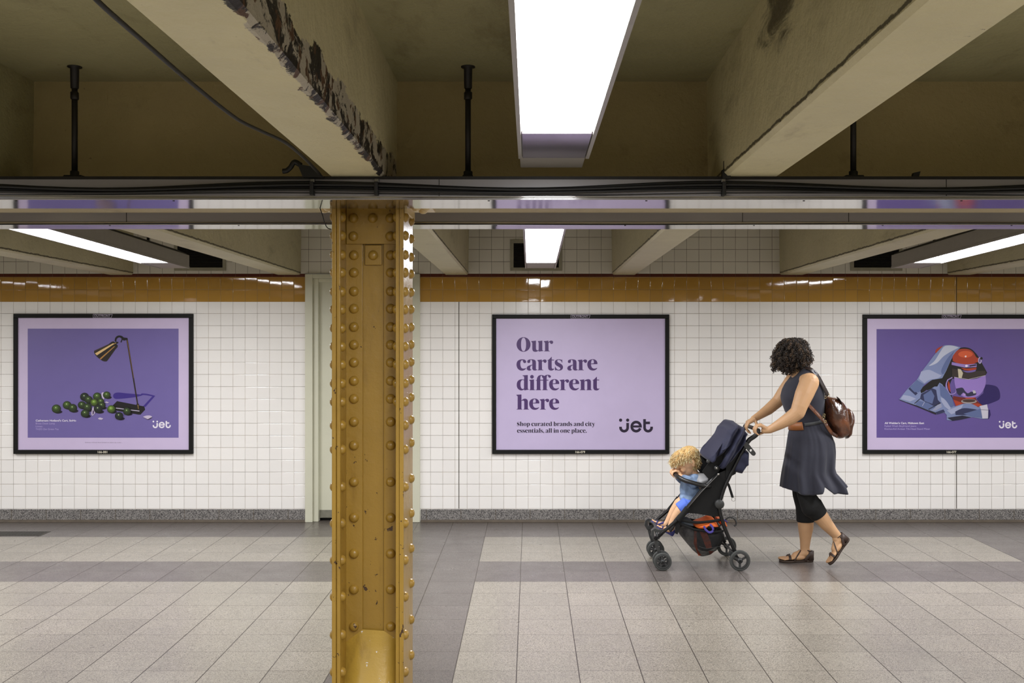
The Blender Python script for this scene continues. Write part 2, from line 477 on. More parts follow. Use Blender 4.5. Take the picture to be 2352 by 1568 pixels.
# ceiling slab in two bays, the beams beyond the frame belong to it
ce = MB()
for (y0, y1) in ((YB, 4.30), (4.65, WALLY)):
    ce.hexa([(XL, y0, zc(y0)), (XR, y0, zc(y0)), (XR, y1, zc(y1)), (XL, y1, zc(y1)), (XL, y0, zc(y0)+.1), (XR, y0, zc(y0)+.1), (XR, y1, zc(y1)+.1), (XL, y1, zc(y1)+.1)])
def beam_x(k):
    """x-range of the k-th beam; beam 0 is the peeling one left of the camera"""
    return -.559+1.516*k-.215, -.559+1.516*k
def beam_box(mb, k, y0, y1):
    a, b = beam_x(k)
    # slightly battered sides, cut into slices so that the faces are not one huge quad
    n = 12
    for i in range(n):
        u0 = y0+(y1-y0)*i/n; u1 = y0+(y1-y0)*(i+1)/n
        pass
    e = .012; t = .006
    def ring(y): 
        z0, z1 = zb(y), zc(y)+.02
        return [(a-t, y, z1), (a, y, z0+e), (a+e, y, z0), (b-e, y, z0), (b, y, z0+e), (b+t, y, z1)]
    base = len(mb.v)
    for i in range(n+1):
        mb.v += ring(y0+(y1-y0)*i/n)
    for i in range(n):
        for j in range(5):
            o = base+i*6+j; mb.face((o, o+1, o+7, o+6), False)
    mb.face([base+j for j in range(6)], False); mb.face([base+n*6+j for j in range(6)][::-1], False)
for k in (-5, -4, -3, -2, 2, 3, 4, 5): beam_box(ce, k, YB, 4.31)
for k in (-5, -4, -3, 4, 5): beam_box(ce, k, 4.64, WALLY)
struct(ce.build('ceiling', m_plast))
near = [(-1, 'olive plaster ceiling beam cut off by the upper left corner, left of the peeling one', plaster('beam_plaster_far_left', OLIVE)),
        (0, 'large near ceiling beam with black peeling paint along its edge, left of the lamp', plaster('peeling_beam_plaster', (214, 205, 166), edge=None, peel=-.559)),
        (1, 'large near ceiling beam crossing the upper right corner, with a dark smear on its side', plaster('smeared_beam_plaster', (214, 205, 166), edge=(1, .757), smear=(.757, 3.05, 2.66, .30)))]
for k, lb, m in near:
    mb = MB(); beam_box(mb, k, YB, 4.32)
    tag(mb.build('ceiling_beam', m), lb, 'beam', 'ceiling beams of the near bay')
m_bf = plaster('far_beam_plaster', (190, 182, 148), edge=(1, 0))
far = [(-2, 'far ceiling beam behind the left fluorescent lamp, at the far left'),
       (-1, 'far ceiling beam between the left wall grille and the yellow column'),
       (0, 'far ceiling beam just right of the yellow column, sloping down to the right'),
       (1, 'far ceiling beam just right of the small middle lamp, above the text poster'),
       (2, 'far ceiling beam above the woman, ending left of the right wall grille'),
       (3, 'far ceiling beam below the right fluorescent lamp, at the far right')]
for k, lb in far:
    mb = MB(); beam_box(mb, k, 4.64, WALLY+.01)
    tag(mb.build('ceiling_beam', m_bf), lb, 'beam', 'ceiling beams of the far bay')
# cross girder
mb = MB(); mb.box(XL, XR, 4.30, 4.65, 2.245, 2.85)
for z in (2.26,): mb.box(XL, XR, 4.655, 4.67, 2.245, 2.262)
tag(mb.build('girder', plaster('girder_plaster', (176, 160, 116))), 'olive painted cross girder carried by the yellow column', 'girder')
# ================================================================ yellow riveted column
def paint(name, rgb, chips=.5, rust=(52, 30, 30)):
    s = NT(name); v, x, y, z = s.pos(); c = lin(rgb)
    base = s.mix(s.noise(5, 4), tuple(k*.86 for k in c), tuple(k*1.1 for k in c))
    grime = s.ramp(s.noise(3.2, 6, s.stretch(v, 3, 3, .6), .7), .52, .70)
    base = s.mix(s.math('MULTIPLY', grime, .32), base, lin((92, 62, 18)))
    n1 = s.noise(34, 3, s.stretch(v, 1, 1, .8), .6, .3)
    low = s.ramp(z, 1.9, .5, 0.0, .022)
    fr = s.ramp(y, 4.2445, 4.2405, 0.0, .075)
    n4 = s.noise(20, 4, s.stretch(v, 1, 1, .7), .6)
    low = s.math('ADD', low, s.math('MULTIPLY', fr, s.ramp(n4, .5, .62)))
    cm = s.ramp(s.math('ADD', n1, low), .700, .710)
    base = s.mix(s.math('MULTIPLY', cm, chips*1.8 if chips < .55 else 1.0), base, lin(rust))
    s.set(base, s.math('ADD', s.math('MULTIPLY', s.noise(12, 3), .18), .24), spec=.55)
    h = s.math('ADD', s.math('MULTIPLY', s.noise(26, 5, rough=.65), .0022), s.math('MULTIPLY', cm, -.001))
    s.bump(h, 1.0); return s.m
YEL = (160, 126, 49)
m_yel = paint('glossy_ochre_paint', YEL)
m_pale = paint('pale_cream_paint_over_ochre', (222, 200, 150), .3)
XC = -.668; D0 = 4.24; D1 = 4.57; DM = (D0+D1)/2; ZT = 2.245
XO0, XO1 = -.816, -.5206
col = thing('column', 'yellow riveted steel column standing left of the middle, from floor to girder', 'column', (XC, DM, 0))
def cpart(name, boxes, bev=.002, m=m_yel):
    mb = MB()
    for b in boxes: mb.box(*b)
    return mb.build(name, m, col, bevel=bev)
t = .017
cpart('flange_plate', [(XO0, XO0+t, D0, D1, 0, ZT)]); cpart('flange_plate', [(XO1-t, XO1, D0, D1, 0, ZT)])
# angle irons: leg on the flange and leg on the web, front and back pairs
for sx, xo in ((1, XO0+t), (-1, XO1-t)):
    for sy, ye in ((1, D0+.006), (-1, D1-.006)):
        xa, xb = sorted((xo+sx*.0005, xo+sx*.0165)); ya, yb = sorted((ye, DM-sy*.003))
        wa, wb2 = sorted((xo, xo+sx*.086)); yw, yw2 = sorted((DM-sy*.003, DM-sy*.017))
        cpart('angle_iron', [(xa, xb, ya, yb, 0, ZT), (wa, wb2, yw, yw2, 0, ZT)], .003)
cpart('web_plate', [(XO0+t, XO1-t, DM-.003, DM+.003, 0, ZT)])
cpart('splice_plate', [(XO0+.035, XO1-.035, DM-.030, DM-.016, 1.693+208/541., ZT)], .003)
cpart('filler_plate', [(XC-.036, XC+.036, DM-.018, DM-.006, 1.693+160/541., 1.693+206/541.)], .003)
# riveted brackets under the girder
cpart('top_bracket', [(XO1, XO1+.105, D0+.04, D1-.04, ZT-.016, ZT), (XO1, XO1+.012, D0+.02, D1-.02, ZT-.05, ZT)], .003, m_pale)
cpart('top_bracket', [(XO0-.09, XO0, D0+.04, D1-.04, ZT-.016, ZT), (XO0-.012, XO0, D0+.02, D1-.02, ZT-.05, ZT)], .003, m_pale)
# sloped fill at the foot
mb = MB()
n = 10
for sgn in (-1,):
    for i in range(n+1):
        u = i/n; z = .43*(1-u); y = DM-.017 - .15*(u**1.5)
        zs = z-.055*(1-u); mb.v += [(XO0+t+.001, y, zs), (XC-.045, y-.012*u, z+.008*(1-u)), (XC+.045, y-.012*u, z+.002*(1-u)), (XO1-t-.001, y, zs)]
    for i in range(n):
        for j in range(3):
            o = i*4+j; mb.face((o, o+1, o+5, o+4), True)
    b = len(mb.v)
    for i in range(n+1): mb.v += [(XO0+t+.001, DM-.01, .375*(1-i/n)), (XO1-t-.001, DM-.01, .375*(1-i/n))]
    for i in range(n):
        mb.face((i*4, i*4+4, b+i*2+2, b+i*2), False); mb.face((i*4+3, b+i*2+1, b+i*2+3, i*4+7), False)
mb.build('concrete_foot', paint('worn_ochre_paint', (186, 152, 62), .5, (235, 230, 220)), col)
# rivets
ry = [501.4, 542.9, 585.9, 625.8, 668.8, 708.6, 750.7, 791.5, 832.3, 874.4, 915.8, 968.5, 1022.8, 1106.6, 1188.8, 1271.4, 1353.6, 1438.9]
rz = [H-(v-HY)/540. for v in ry]
rr = .0215
def rivet_prof(): return [(0.0001, .017), (.009, .0158), (.0160, .0115), (.0200, .005), (.0215, -.001)]
def rivets(name, spots, m=m_yel):
    for c, ax in spots:
        mb = MB(); mb.lathe(c, ax, rivet_prof(), 16); mb.build(name, m, col)
sp = []
for i, z in enumerate(rz):
    yy = DM-.030 if i < 2 else DM-.017
    sp += [((-.750, yy, z), (0, -1, 0)), ((-.5935, yy, z), (0, -1, 0))]
sp += [((XC, DM-.030, rz[0]), (0, -1, 0)), ((XC, DM-.018, rz[2]), (0, -1, 0))]
rivets('rivet', sp)
zf = rz + [rz[-1]-.155]
sp = []
for i, z in enumerate(zf):
    sp += [((XO1, D0+.048, z-.006), (1, 0, 0)), ((XO1, D1-.075, z), (1, 0, 0))]
rivets('rivet', sp)
# inner faces of the flanges and the outer face of the left flange: heads seen edge-on
inner = MB()
for i, z in enumerate(zf):
    inner.lathe((XO0+t+.0165, D0+.048, z-.006), (1, 0, 0), rivet_prof(), 14)
    inner.lathe((XO0, D0+.048, z-.006), (-1, 0, 0), rivet_prof(), 14)
    inner.lathe((XO0, D1-.075, z), (-1, 0, 0), rivet_prof(), 14)
    if i < 11: inner.lathe((XO1-t-.0165, D0+.048, z-.006), (-1, 0, 0), rivet_prof(), 14)
inner.build('flange_rivets', m_yel, col)
rivets('bracket_rivet', [((XO1+.04, D0+.10, ZT-.016), (0, 0, -1)), ((XO1+.08, D0+.10, ZT-.016), (0, 0, -1)), ((XO1+.06, D0+.20, ZT-.016), (0, 0, -1)),
                         ((XO0-.035, D0+.10, ZT-.016), (0, 0, -1)), ((XO0-.065, D0+.17, ZT-.016), (0, 0, -1))], m_pale)

# ================================================================ raceways, cables, hangers
def metal(name, rgb, rough, spotty=.4):
    s = NT(name); v = s.pos()[0]; c = lin(rgb)
    base = s.mix(s.noise(3, 4, s.stretch(v, .5, 3, 3)), tuple(k*.8 for k in c), tuple(k*1.1 for k in c))
    dirt = s.ramp(s.noise(13, 5, None, .7), .66, .76)
    base = s.mix(s.math('MULTIPLY', dirt, spotty), base, lin((60, 55, 48)))
    s.set(base, rough, .0, spec=.6); s.b.inputs['Coat Weight'].default_value = .0
    return s
m_grey = metal('grey_painted_steel', (160, 156, 157), .38).m
ss = metal('polished_underside', (186, 184, 184), .09, .25); ss.b.inputs['Metallic'].default_value = .92
ss.bump(ss.noise(5, 2), .0004); m_ref = ss.m
m_black = mat('black_rubber', (11, 10, 10), .55, var=.3)
m_dark = mat('dark_iron', (34, 31, 29), .5, .3, var=.3, bump=.0006)
m_thin = mat('pale_cable_jacket', (150, 144, 130), .5)
def raceway(y0, y1, z0, z1, label, joints):
    o = thing('cable_raceway', label, 'raceway', (0, (y0+y1)/2, z0))
    mb = MB()
    mb.box(XL, XR, y0+.002, y1-.002, z0+.001, z1); mb.build('casing', m_grey, o)
    mb = MB(); mb.box(XL, XR, y0, y1, z0-.0015, z0+.0015); mb.build('underside_panel', m_ref, o, bevel=.001)
    mb = MB(); mb.box(XL, XR, y0-.004, y0+.01, z1-.008, z1+.003); mb.build('top_edge', m_dark, o)
    mb = MB(); mb.box(XL, XR, y0-.0015, y0+.003, z0+.004, z0+.012); mb.build('lower_lip', m_ref, o)
    for x in joints:
        mb = MB(); mb.box(x-.0012, x+.0012, y0+.0005, y0+.003, z0+.004, z1-.008); mb.build('seam', m_dark, o)
    x = -2.6
    while x < 2.7:
        mb = MB(); mb.lathe((x, y0+.03, z0-.0015), (0, 0, -1), [(.0001, .002), (.004, .0015), (.005, 0)], 8); mb.build('screw', m_dark, o); x += .61
    return o
RZ = 2.212
raceway(3.96, 4.235, RZ, 2.297, 'nearer grey cable raceway with a mirror-like underside passing in front of the column top', [-2.9, -.35, 1.6, 2.25])
raceway(4.85, 5.05, 2.2105, 2.280, 'farther grey raceway behind the column, seen below the nearer one', [-1.9, 1.0, 1.5, 2.9])
def cable(name, zfun, r, m, label, grp='black cables clipped along the raceway'):
    pts = []; x = XL
    while x <= XR+.01:
        z, y = zfun(x); pts.append((x, y, z)); x += .12
    mb = MB(); mb.tube(pts, r, 8); return tag(mb.build(name, m), label, 'cable', grp)
def zy(base, amp, ph, dy, fr=3.98):
    return lambda x: (base + amp*math.cos(fr*(x-ph)) + .0006*math.sin(7*x+ph*3), 3.955-dy)
cable('cable', zy(2.2630, .0130, -.84, .007), .0062, m_black, 'uppermost thick black cable on the face of the near raceway')
cable('cable', zy(2.2560, .0100, -.80, .019), .0062, m_black, 'second thick black cable from the top on the near raceway')
cable('cable', zy(2.2480, .0080, -.84, .006), .0058, m_black, 'third thick black cable down on the near raceway')
cable('cable', zy(2.2410, .0060, -.88, .017), .0052, m_black, 'lowest thick black cable on the near raceway')
cable('cable', zy(2.2320, .0045, -.95, .004, 3.2), .0020, m_black, 'thin black wire hanging just under the cable bundle', None)
cable('cable', zy(2.2235, .0030, -2.4, .004, 1.1), .0016, m_thin, 'thin pale wire running along the lower half of the near raceway', None)
cable('cable', lambda x: (2.2135+.004*math.cos(1.9*(x-2.1)), 4.846), .0022, m_black, 'thin black wire sagging along the bottom edge of the farther raceway', None)
# clamps round the bundle
for px, lb in ((716, 'metal cable clamp left of the column top'), (864, 'small cable clamp above the yellow column'), (1663, 'metal cable clamp under the right near beam')):
    x = (px-CX)*3.93/F
    mb = MB(); mb.box(x-.008, x+.008, 3.938, 3.964, 2.274, 2.288); mb.cur = 1; mb.box(x-.007, x+.007, 3.922, 3.960, 2.224, 2.276)
    tag(mb.build('cable_clamp', [mat('zinc_clamp', (120, 118, 112), .4, .6), m_black], bevel=.002), lb, 'clamp', 'clamps on the cable bundle')
mb = MB()
for x, dx in (((716-CX)*3.95/F, -1), ):
    mb.hexa([(x-.03, 3.93, 2.293), (x+.05, 3.93, 2.293), (x+.05, 3.96, 2.293), (x-.03, 3.96, 2.293), (x-.05, 3.93, 2.343), (x+.01, 3.93, 2.333), (x+.01, 3.96, 2.333), (x-.05, 3.96, 2.343)])
    mb.tube(spl([(x-.04, 3.945, 2.340), (x-.065, 3.945, 2.353), (x-.08, 3.945, 2.333), (x-.095, 3.945, 2.320), (x-.11, 3.945, 2.318)]), .010, 8)
tag(mb.build('pipe_hook', m_black), 'black bent hanger clip on top of the raceway under the peeling beam', 'hanger')
mb = MB(); x = (1665-CX)*3.95/F
mb.box(x-.012, x+.02, 3.935, 3.965, 2.288, 2.323); mb.box(x-.006, x+.006, 3.94, 3.955, 2.318, 2.358)
tag(mb.build('pipe_hook', m_black, bevel=.002), 'small black hanger clip on the raceway at the foot of the right near beam', 'hanger')
mb = MB(); x = (2096-CX)*4.0/F
mb.hexa([(x-.012, 3.97, 2.293), (x+.012, 3.97, 2.293), (x+.012, 3.99, 2.293), (x-.012, 3.99, 2.293), (x-.006, 3.97, 2.316), (x+.02, 3.97, 2.322), (x+.02, 3.99, 2.322), (x-.006, 3.99, 2.316)])
tag(mb.build('pipe_hook', m_black), 'small black peg on top of the raceway at the right', 'hanger')
# rods from the ceiling
for px, lb in ((171.5, 'dark threaded hanger pipe in the left ceiling bay'), (1075, 'dark hanger pipe left of the near lamp'), (1960, 'dark hanger pipe partly behind the right near beam')):
    D = 4.07; x = (px-CX)*D/F; zt = zc(D)
    o = thing('hanger_pipe', lb, 'pipe', (x, D, 2.297), 'hanger pipes holding the raceway')
    mb = MB(); mb.tube([(x, D, 2.308), (x, D, zt)], .0115, 12); mb.build('pipe', m_dark, o)
    mb = MB(); mb.lathe((x, D, zt), (0, 0, -1), [(.028, 0), (.028, .004), (.017, .007), (.0155, .085), (.013, .088)], 16); mb.build('sleeve', m_dark, o)
    mb = MB(); mb.lathe((x, D, zt-.10), (0, 0, -1), [(.0135, 0), (.017, .003), (.017, .028), (.0135, .031)], 6); mb.build('coupling', m_dark, o)
    mb = MB(); wd = .045 if px != 1075 else .026
    mb.hexa([(x-wd, D-.03, 2.293), (x+wd, D-.03, 2.293), (x+wd, D+.03, 2.293), (x-wd, D+.03, 2.293), (x-wd*.75, D-.02, 2.320), (x+wd*.75, D-.02, 2.320), (x+wd*.75, D+.02, 2.320), (x-wd*.75, D+.02, 2.320)])
    mb.lathe((x, D, 2.316), (0, 0, 1), [(.018, 0), (.018, .02), (.0115, .024)], 8); mb.build('base_clamp', m_black, o)
# loose cable hanging along the left beam
pts = [P(150, -80, 1.9), P(225, 3, 2.0), P(335, 100, 2.3), P(435, 187, 2.6), P(540, 270, 2.95), P(600, 301, 3.15), P(655, 327, 3.33), (-.79, 3.6, 2.31), (-.80, 3.92, 2.303)]
mb = MB(); mb.tube(spl(pts), .0055, 8)
tag(mb.build('loose_cable', m_black), 'single black cable sagging along the left side of the peeling beam', 'cable')
mb = MB(); mb.tube(spl([P(735, 478, 4.22), P(740, 492, 4.2), P(746, 512, 4.2), P(752, 523, 4.21), P(760, 526, 4.235)]), .002, 6)
tag(mb.build('wire', m_black), 'thin black wire curling down at the upper left of the yellow column', 'wire')

# ================================================================ fluorescent fixtures
def emis(name, rgb, st):
    m = bpy.data.materials.new(name); m.use_nodes = True; t = m.node_tree; t.nodes.clear()
    e = t.nodes.new('ShaderNodeEmission'); o = t.nodes.new('ShaderNodeOutputMaterial')
    e.inputs[0].default_value = lin(rgb)+(1,); e.inputs[1].default_value = st; t.links.new(e.outputs[0], o.inputs[0]); return m
m_lens = emis('lit_fluorescent_lens', (252, 252, 255), LAMP)
m_hous = mat('pale_fixture_housing', (150, 146, 140), .35, .1, var=.1)
sr = metal('scuffed_metal_cap', (170, 160, 176), .14, .7); sr.b.inputs['Metallic'].default_value = .85; m_cap = sr.m
LC = .085
def fixture(xc, y0, y1, z0, z1, cap, label, grp, capmat=None, box_to=None, stems=()):
    """lens from (y0,z0) to (y1,z1); closed end cap reaching to cap"""
    hl, ho = .108, .124; sl = (z1-z0)/(y1-y0)
    def Z(y): return z0+(y-y0)*sl
    o = thing('fluorescent_lamp', label, 'ceiling lamp', (xc, (y0+y1)/2, Z((y0+y1)/2)), grp)
    ya, ye = y0-.3, cap; hh = .105
    mb = MB()
    zt = lambda y: Z(y)+hh
    mb.hexa([(xc-ho, ya, Z(ya)+.004), (xc+ho, ya, Z(ya)+.004), (xc+ho, ye, Z(ye)+.004), (xc-ho, ye, Z(ye)+.004), (xc-ho, ya, zt(ya)), (xc+ho, ya, zt(ya)), (xc+ho, ye, zt(ye)), (xc-ho, ye, zt(ye))])
    mb.build('housing', m_hous, o, bevel=.004)
    mb = MB(); b = 0
    mb.v += [(xc-hl, y0, Z(y0)), (xc+hl, y0, Z(y0)), (xc+hl, y1, Z(y1)), (xc-hl, y1, Z(y1))]; mb.face((0, 3, 2, 1))
    mb.build('lens', m_lens, o, fix=False)
    mb = MB()
    for sx in (-1, 1):
        a, bb = sorted((xc+sx*(hl+.006), xc+sx*(ho+.003)))
        mb.hexa([(a, ya, Z(ya)-.006), (bb, ya, Z(ya)-.006), (bb, ye, Z(ye)-.006), (a, ye, Z(ye)-.006), (a, ya, Z(ya)+.01), (bb, ya, Z(ya)+.01), (bb, ye, Z(ye)+.01), (a, ye, Z(ye)+.01)])
    mb.build('side_rail', m_hous, o, bevel=.001)
    for (p, q) in ((y1, cap), (ya, y0)):
        mb = MB(); mb.hexa([(xc-hl-.004, p+.004, Z(p)-.003), (xc+hl+.004, p+.004, Z(p)-.003), (xc+hl+.004, q, Z(q)-.003), (xc-hl-.004, q, Z(q)-.003), (xc-hl-.004, p+.004, Z(p)+.004), (xc+hl+.004, p+.004, Z(p)+.004), (xc+hl+.004, q, Z(q)+.004), (xc-hl-.004, q, Z(q)+.004)])
        mb.build('end_cap', capmat or m_hous, o, bevel=.002)
    if box_to:
        mb = MB(); mb.box(xc-.122, xc+.115, cap+.003, box_to, Z(cap)+.002, Z(cap)+.09); mb.build('connector_box', m_hous, o, bevel=.003)
    if stems:
        mb = MB(); sx = 1 if xc < 0 else -1; mb.tube([(xc+sx*.09, ya, zt(ya)+.01), (xc+sx*.09, 7.0, zt(7.0)+.012), (xc+sx*.10, ye-.25, zt(ye-.25)+.010), (xc+sx*.10, ye-.02, zt(ye)+.002)], .011, 8); mb.build('conduit', m_dark, o)
    for y in stems:
        mb = MB(); mb.tube([(xc, y, zt(y)-.005), (xc, y, zc(y))], .011, 8); mb.lathe((xc, y, zt(y)), (0, 0, 1), [(.05, -.004), (.05, .012), (.02, .03), (.011, .034)], 12)
        mb.build('hanger_stem', m_dark, o)
    return o
G = 'fluorescent lamps of the passage'
fixture(LC, .55, 3.26, 2.331, 2.331, 3.71, 'large near fluorescent lamp overhead, running away from the viewer at the top centre', G, m_cap, box_to=3.955)
zfar = lambda y: H+.618+(y-6.27)*(.565-.618)/(8.1-6.27)
for k, lb in ((-1, 'far fluorescent lamp at the left, above the lamp-and-limes poster'), (0, 'small far fluorescent lamp in the middle, above the text poster'), (1, 'far fluorescent lamp at the right edge, above the mixer poster')):
    fixture(LC+3.032*k, 5.45, 8.10, zfar(5.45), zfar(8.10), 8.54, lb, G, stems=(7.95,) if k else ())
# unseen lamps added to light the passage, continuing the same rows
for k, wd in ((-2, 'second to the left of'), (-1, 'next on the left of'), (1, 'next on the right of'), (2, 'second to the right of')):
    fixture(LC+3.032*k, .55, 3.26, 2.331, 2.331, 3.71, 'unseen fluorescent lamp added outside the frame, %s the near lamp' % wd, 'unseen lamps added for light')
for k in (-2, 2): fixture(LC+3.032*k, 5.45, 8.10, zfar(5.45), zfar(8.10), 8.54, 'unseen far fluorescent lamp added outside the frame, beyond the %s one' % ('left' if k < 0 else 'right'), 'unseen lamps added for light')
for k in (-1, 0, 1): fixture(LC+3.032*k, -3.6, -1.0, 2.331, 2.331, -.6, 'unseen fluorescent lamp added behind the viewer, %s of the passage' % ('left', 'middle', 'right')[k+1], 'unseen lamps added for light')

# ================================================================ wall grilles
m_vf = mat('weathered_grille_frame', (150, 146, 128), .6, var=.2)
m_vd = mat('dark_louvre', (40, 37, 32), .5, .3)
for cx, lb in ((-2.983, 'dark louvred wall grille at the left, beside the left fluorescent lamp'), (.055, 'dark louvred wall grille in the middle, behind the small lamp'), (3.13, 'dark louvred wall grille at the right, below a slanting beam')):
    o = thing('wall_grille', lb, 'vent', (cx, WALLY, 2.27), 'louvred grilles high on the tiled wall')
    x0, x1, z0, z1 = cx-.234, cx+.234, 2.268, 2.548
    mb = MB(); f = .03
    mb.box(x0, x1, WALLY-.012, WALLY, z0, z0+f); mb.box(x0, x1, WALLY-.012, WALLY, z1-f, z1); mb.box(x0, x0+f, WALLY-.012, WALLY, z0+f, z1-f); mb.box(x1-f, x1, WALLY-.012, WALLY, z0+f, z1-f)
    mb.build('frame', m_vf, o, bevel=.002)
    mb = MB(); mb.box(x0+f, x1-f, WALLY-.002, WALLY+.001, z0+f, z1-f); mb.build('backing', mat('grille_dark', (10, 10, 9), .9), o)
    mb = MB(); z = z0+f+.004
    while z < z1-f-.006:
        mb.hexa([(x0+f, WALLY-.010, z), (x1-f, WALLY-.010, z), (x1-f, WALLY-.003, z+.006), (x0+f, WALLY-.003, z+.006), (x0+f, WALLY-.010, z+.002), (x1-f, WALLY-.010, z+.002), (x1-f, WALLY-.003, z+.008), (x0+f, WALLY-.003, z+.008)]); z += .0135
    mb.build('louvres', m_vd, o)
# floor grate near the left edge
mb = MB(); a = (P(0, 1232, 1).x, )
gx0, gx1, gy0, gy1 = -4.62, -4.12, 8.66, 8.86
mb.box(gx0, gx1, gy0, gy1, -.001, .002)
o = tag(mb.build('floor_grate', mat('grate_iron', (70, 66, 58), .5, .6)), 'small rectangular iron floor grate at the left edge near the wall', 'grate')
mb = MB(); x = gx0+.02
while x < gx1-.02: mb.box(x, x+.012, gy0+.02, gy1-.02, .002, .0035); x += .026
mb.build('slots', m_vd, o)
# ================================================================ posters
SW = 254.0
PY = WALLY-.016        # plane of the printed sheet
def Q(px, py): return ((px-CX)/SW, H-(py-HY)/SW)
GL = {}
def raw(name, x0, base, *outl):
    """glyph outlines traced in (x right, y down); stored relative to the pen position and the baseline"""
    GL[name] = [[(x-x0, base-y) for x, y in (crv(o) if isinstance(o, str) else o)] for o in outl]
def ell(cx, cy, rx, ry, n=36, p=2.0):
    o = []
    for i in range(n):
        t = 2*PI*i/n; c, s = math.cos(t), math.sin(t)
        o.append((cx+rx*math.copysign(abs(c)**(2/p), c), cy+ry*math.copysign(abs(s)**(2/p), s)))
    return o
raw('O', 70, 497, ell(241, 329, 171, 179), ell(241, 329, 61, 165, p=2.3))
raw('u', 430, 497, "430,247! 545,235! 545,400 548,440 562,465 585,472 608,462! 612,462! 612,290! 590,252! 592,247! 702,235! 702,470! 728,485! 728,490! 615,503! 612,475! 585,495 550,508 515,508 480,495 460,465 455,420! 455,290! 430,258!")
raw('r', 738, 497, "740,247! 850,235! 850,275! 875,250 905,235 930,235 955,245 967,270 958,300 935,317 910,312 893,295 885,275 878,275 862,285 852,300! 855,480! 887,490! 887,498! 742,498! 742,490! 768,480! 768,290! 738,255!")
raw('c', 70, 960, "300,905! 300,920! 270,950 230,968 190,970 140,955 95,915 70,850 70,800 85,750 120,715 165,697 215,693 265,700 295,725 305,750 297,775 275,785 250,780 232,762 225,740 222,720 210,715 190,722 170,750 162,800 168,850 185,895 210,915 245,920 275,915")
raw('a', 318, 960, "332,745 345,715 385,698 430,692 480,697 520,712 540,740 545,780! 545,935! 575,943! 575,950! 560,960! 520,968 480,960 462,935! 440,945 415,962 385,970 345,960 322,935 320,900 340,865 380,845 420,832 455,825! 455,770 450,735 440,712 425,705 410,715 405,745 400,770 375,783 350,780 333,765", "455,840! 430,850 410,875 402,905 410,930 430,945 455,935!")
raw('t', 825, 960, "925,632! 932,635! 932,700! 990,703! 988,722! 932,720! 932,880 938,910 955,925 975,922 992,915! 993,925! 975,950 940,967 905,968 870,955 850,930 843,890! 843,722! 825,722! 825,712! 850,705 890,670")
raw('s', 1008, 960, "1190,697! 1190,775! 1180,775! 1160,735 1125,712 1095,708 1072,720 1070,745 1085,765 1120,785 1170,815 1200,850 1208,890 1195,930 1160,960 1100,968 1050,958 1010,965! 1010,870! 1018,870! 1040,910 1070,940 1100,950 1130,940 1142,915 1130,895 1090,870 1045,845 1015,810 1005,765 1020,725 1055,700 1110,692 1150,698 1165,705")
raw('e', 1805, 960, "2052,810! 1895,812! 1898,850 1915,890 1945,915 1985,920 2020,912 2045,900! 2045,915! 2015,945 1970,965 1915,965 1865,945 1825,900 1805,840 1808,780 1830,735 1870,705 1930,690 1985,697 2030,730 2050,770", "1895,797! 1962,790! 1965,750 1955,715 1935,705 1915,712 1900,745")
raw('d', 75, 432, "218,80! 218,70! 345,62! 345,400! 370,415! 370,420! 258,440! 256,412! 230,430 190,440 150,432 105,400 80,350 75,290 85,240 115,195 160,172 210,168 255,175! 255,100!", "252,195! 235,185 210,185 185,205 168,250 167,310 178,365 200,395 225,403 252,390!")
raw('ı', 380, 432, "380,180! 497,170! 497,415! 522,425! 522,433! 385,433! 385,425! 405,415! 405,215! 380,190!")
raw('˙', 380, 432, ell(447, 105, 45, 45))
raw('ff', 540, 432, "540,190! 565,182! 572,140 595,95 630,70 680,62 725,72 755,85! 790,62 840,55 885,65 912,92 905,118 885,130 860,120 845,100 838,78 822,72 812,90 808,130! 808,178! 850,178! 850,198! 808,198! 808,415! 838,425! 838,433! 700,433! 700,425! 720,415! 720,198! 652,198! 652,415! 675,425! 675,433! 540,433! 540,425! 565,415! 565,200! 540,200!", "652,178! 720,178! 720,138! 702,125 693,100 685,80 670,80 657,100 652,130!")
raw('n', 1618, 432, "1618,182! 1730,168! 1730,210! 1755,185 1800,168 1840,165 1875,180 1892,215 1893,250! 1893,415! 1920,425! 1920,433! 1780,433! 1780,425! 1802,415! 1802,250 1800,225 1785,210 1765,210 1745,215 1735,225! 1735,415! 1758,425! 1758,433! 1620,433! 1620,425! 1645,415! 1645,215! 1618,192!")
raw('h', 65, 908, "65,545! 190,538! 190,685! 220,660 260,643 300,645 335,670 347,710! 347,890! 375,900! 375,908! 235,908! 235,900! 258,890! 258,730 255,705 240,690 215,690 190,697! 190,890! 212,900! 212,908! 70,908! 70,900! 97,890! 97,585! 65,555!")
raw('S', 8, 0, "200,-345! 200,-240! 190,-240! 165,-300 120,-335 85,-335 65,-315 65,-285 90,-255 150,-220 205,-180 228,-120 220,-60 180,-10 110,8 60,0 15,8! 15,-110! 25,-110! 50,-45 90,-12 125,-10 150,-30 150,-65 120,-95 60,-130 20,-175 8,-235 25,-300 75,-345 130,-352 175,-340")
raw('o', 0, 0, ell(130, -129, 130, 139), ell(130, -129, 46, 120, p=2.3))
raw('p', 0, 0, "0,-250! 115,-262! 115,-228! 145,-255 190,-268 240,-245 275,-190 280,-120 255,-45 205,5 150,8 115,-10! 115,95! 145,103! 145,110! 5,110! 5,103! 27,95! 27,-215! 0,-240!", "115,-205! 140,-225 165,-220 183,-185 187,-120 178,-50 155,-15 130,-15 115,-30!")
raw('b', 0, 0, "0,-362! 118,-372! 118,-228! 150,-258 195,-268 245,-245 280,-190 283,-120 258,-45 205,5 150,10 110,0 60,8 28,5! 28,-325! 0,-352!", "118,-205! 140,-225 165,-220 183,-185 187,-120 178,-50 155,-12 130,-15 118,-30!")
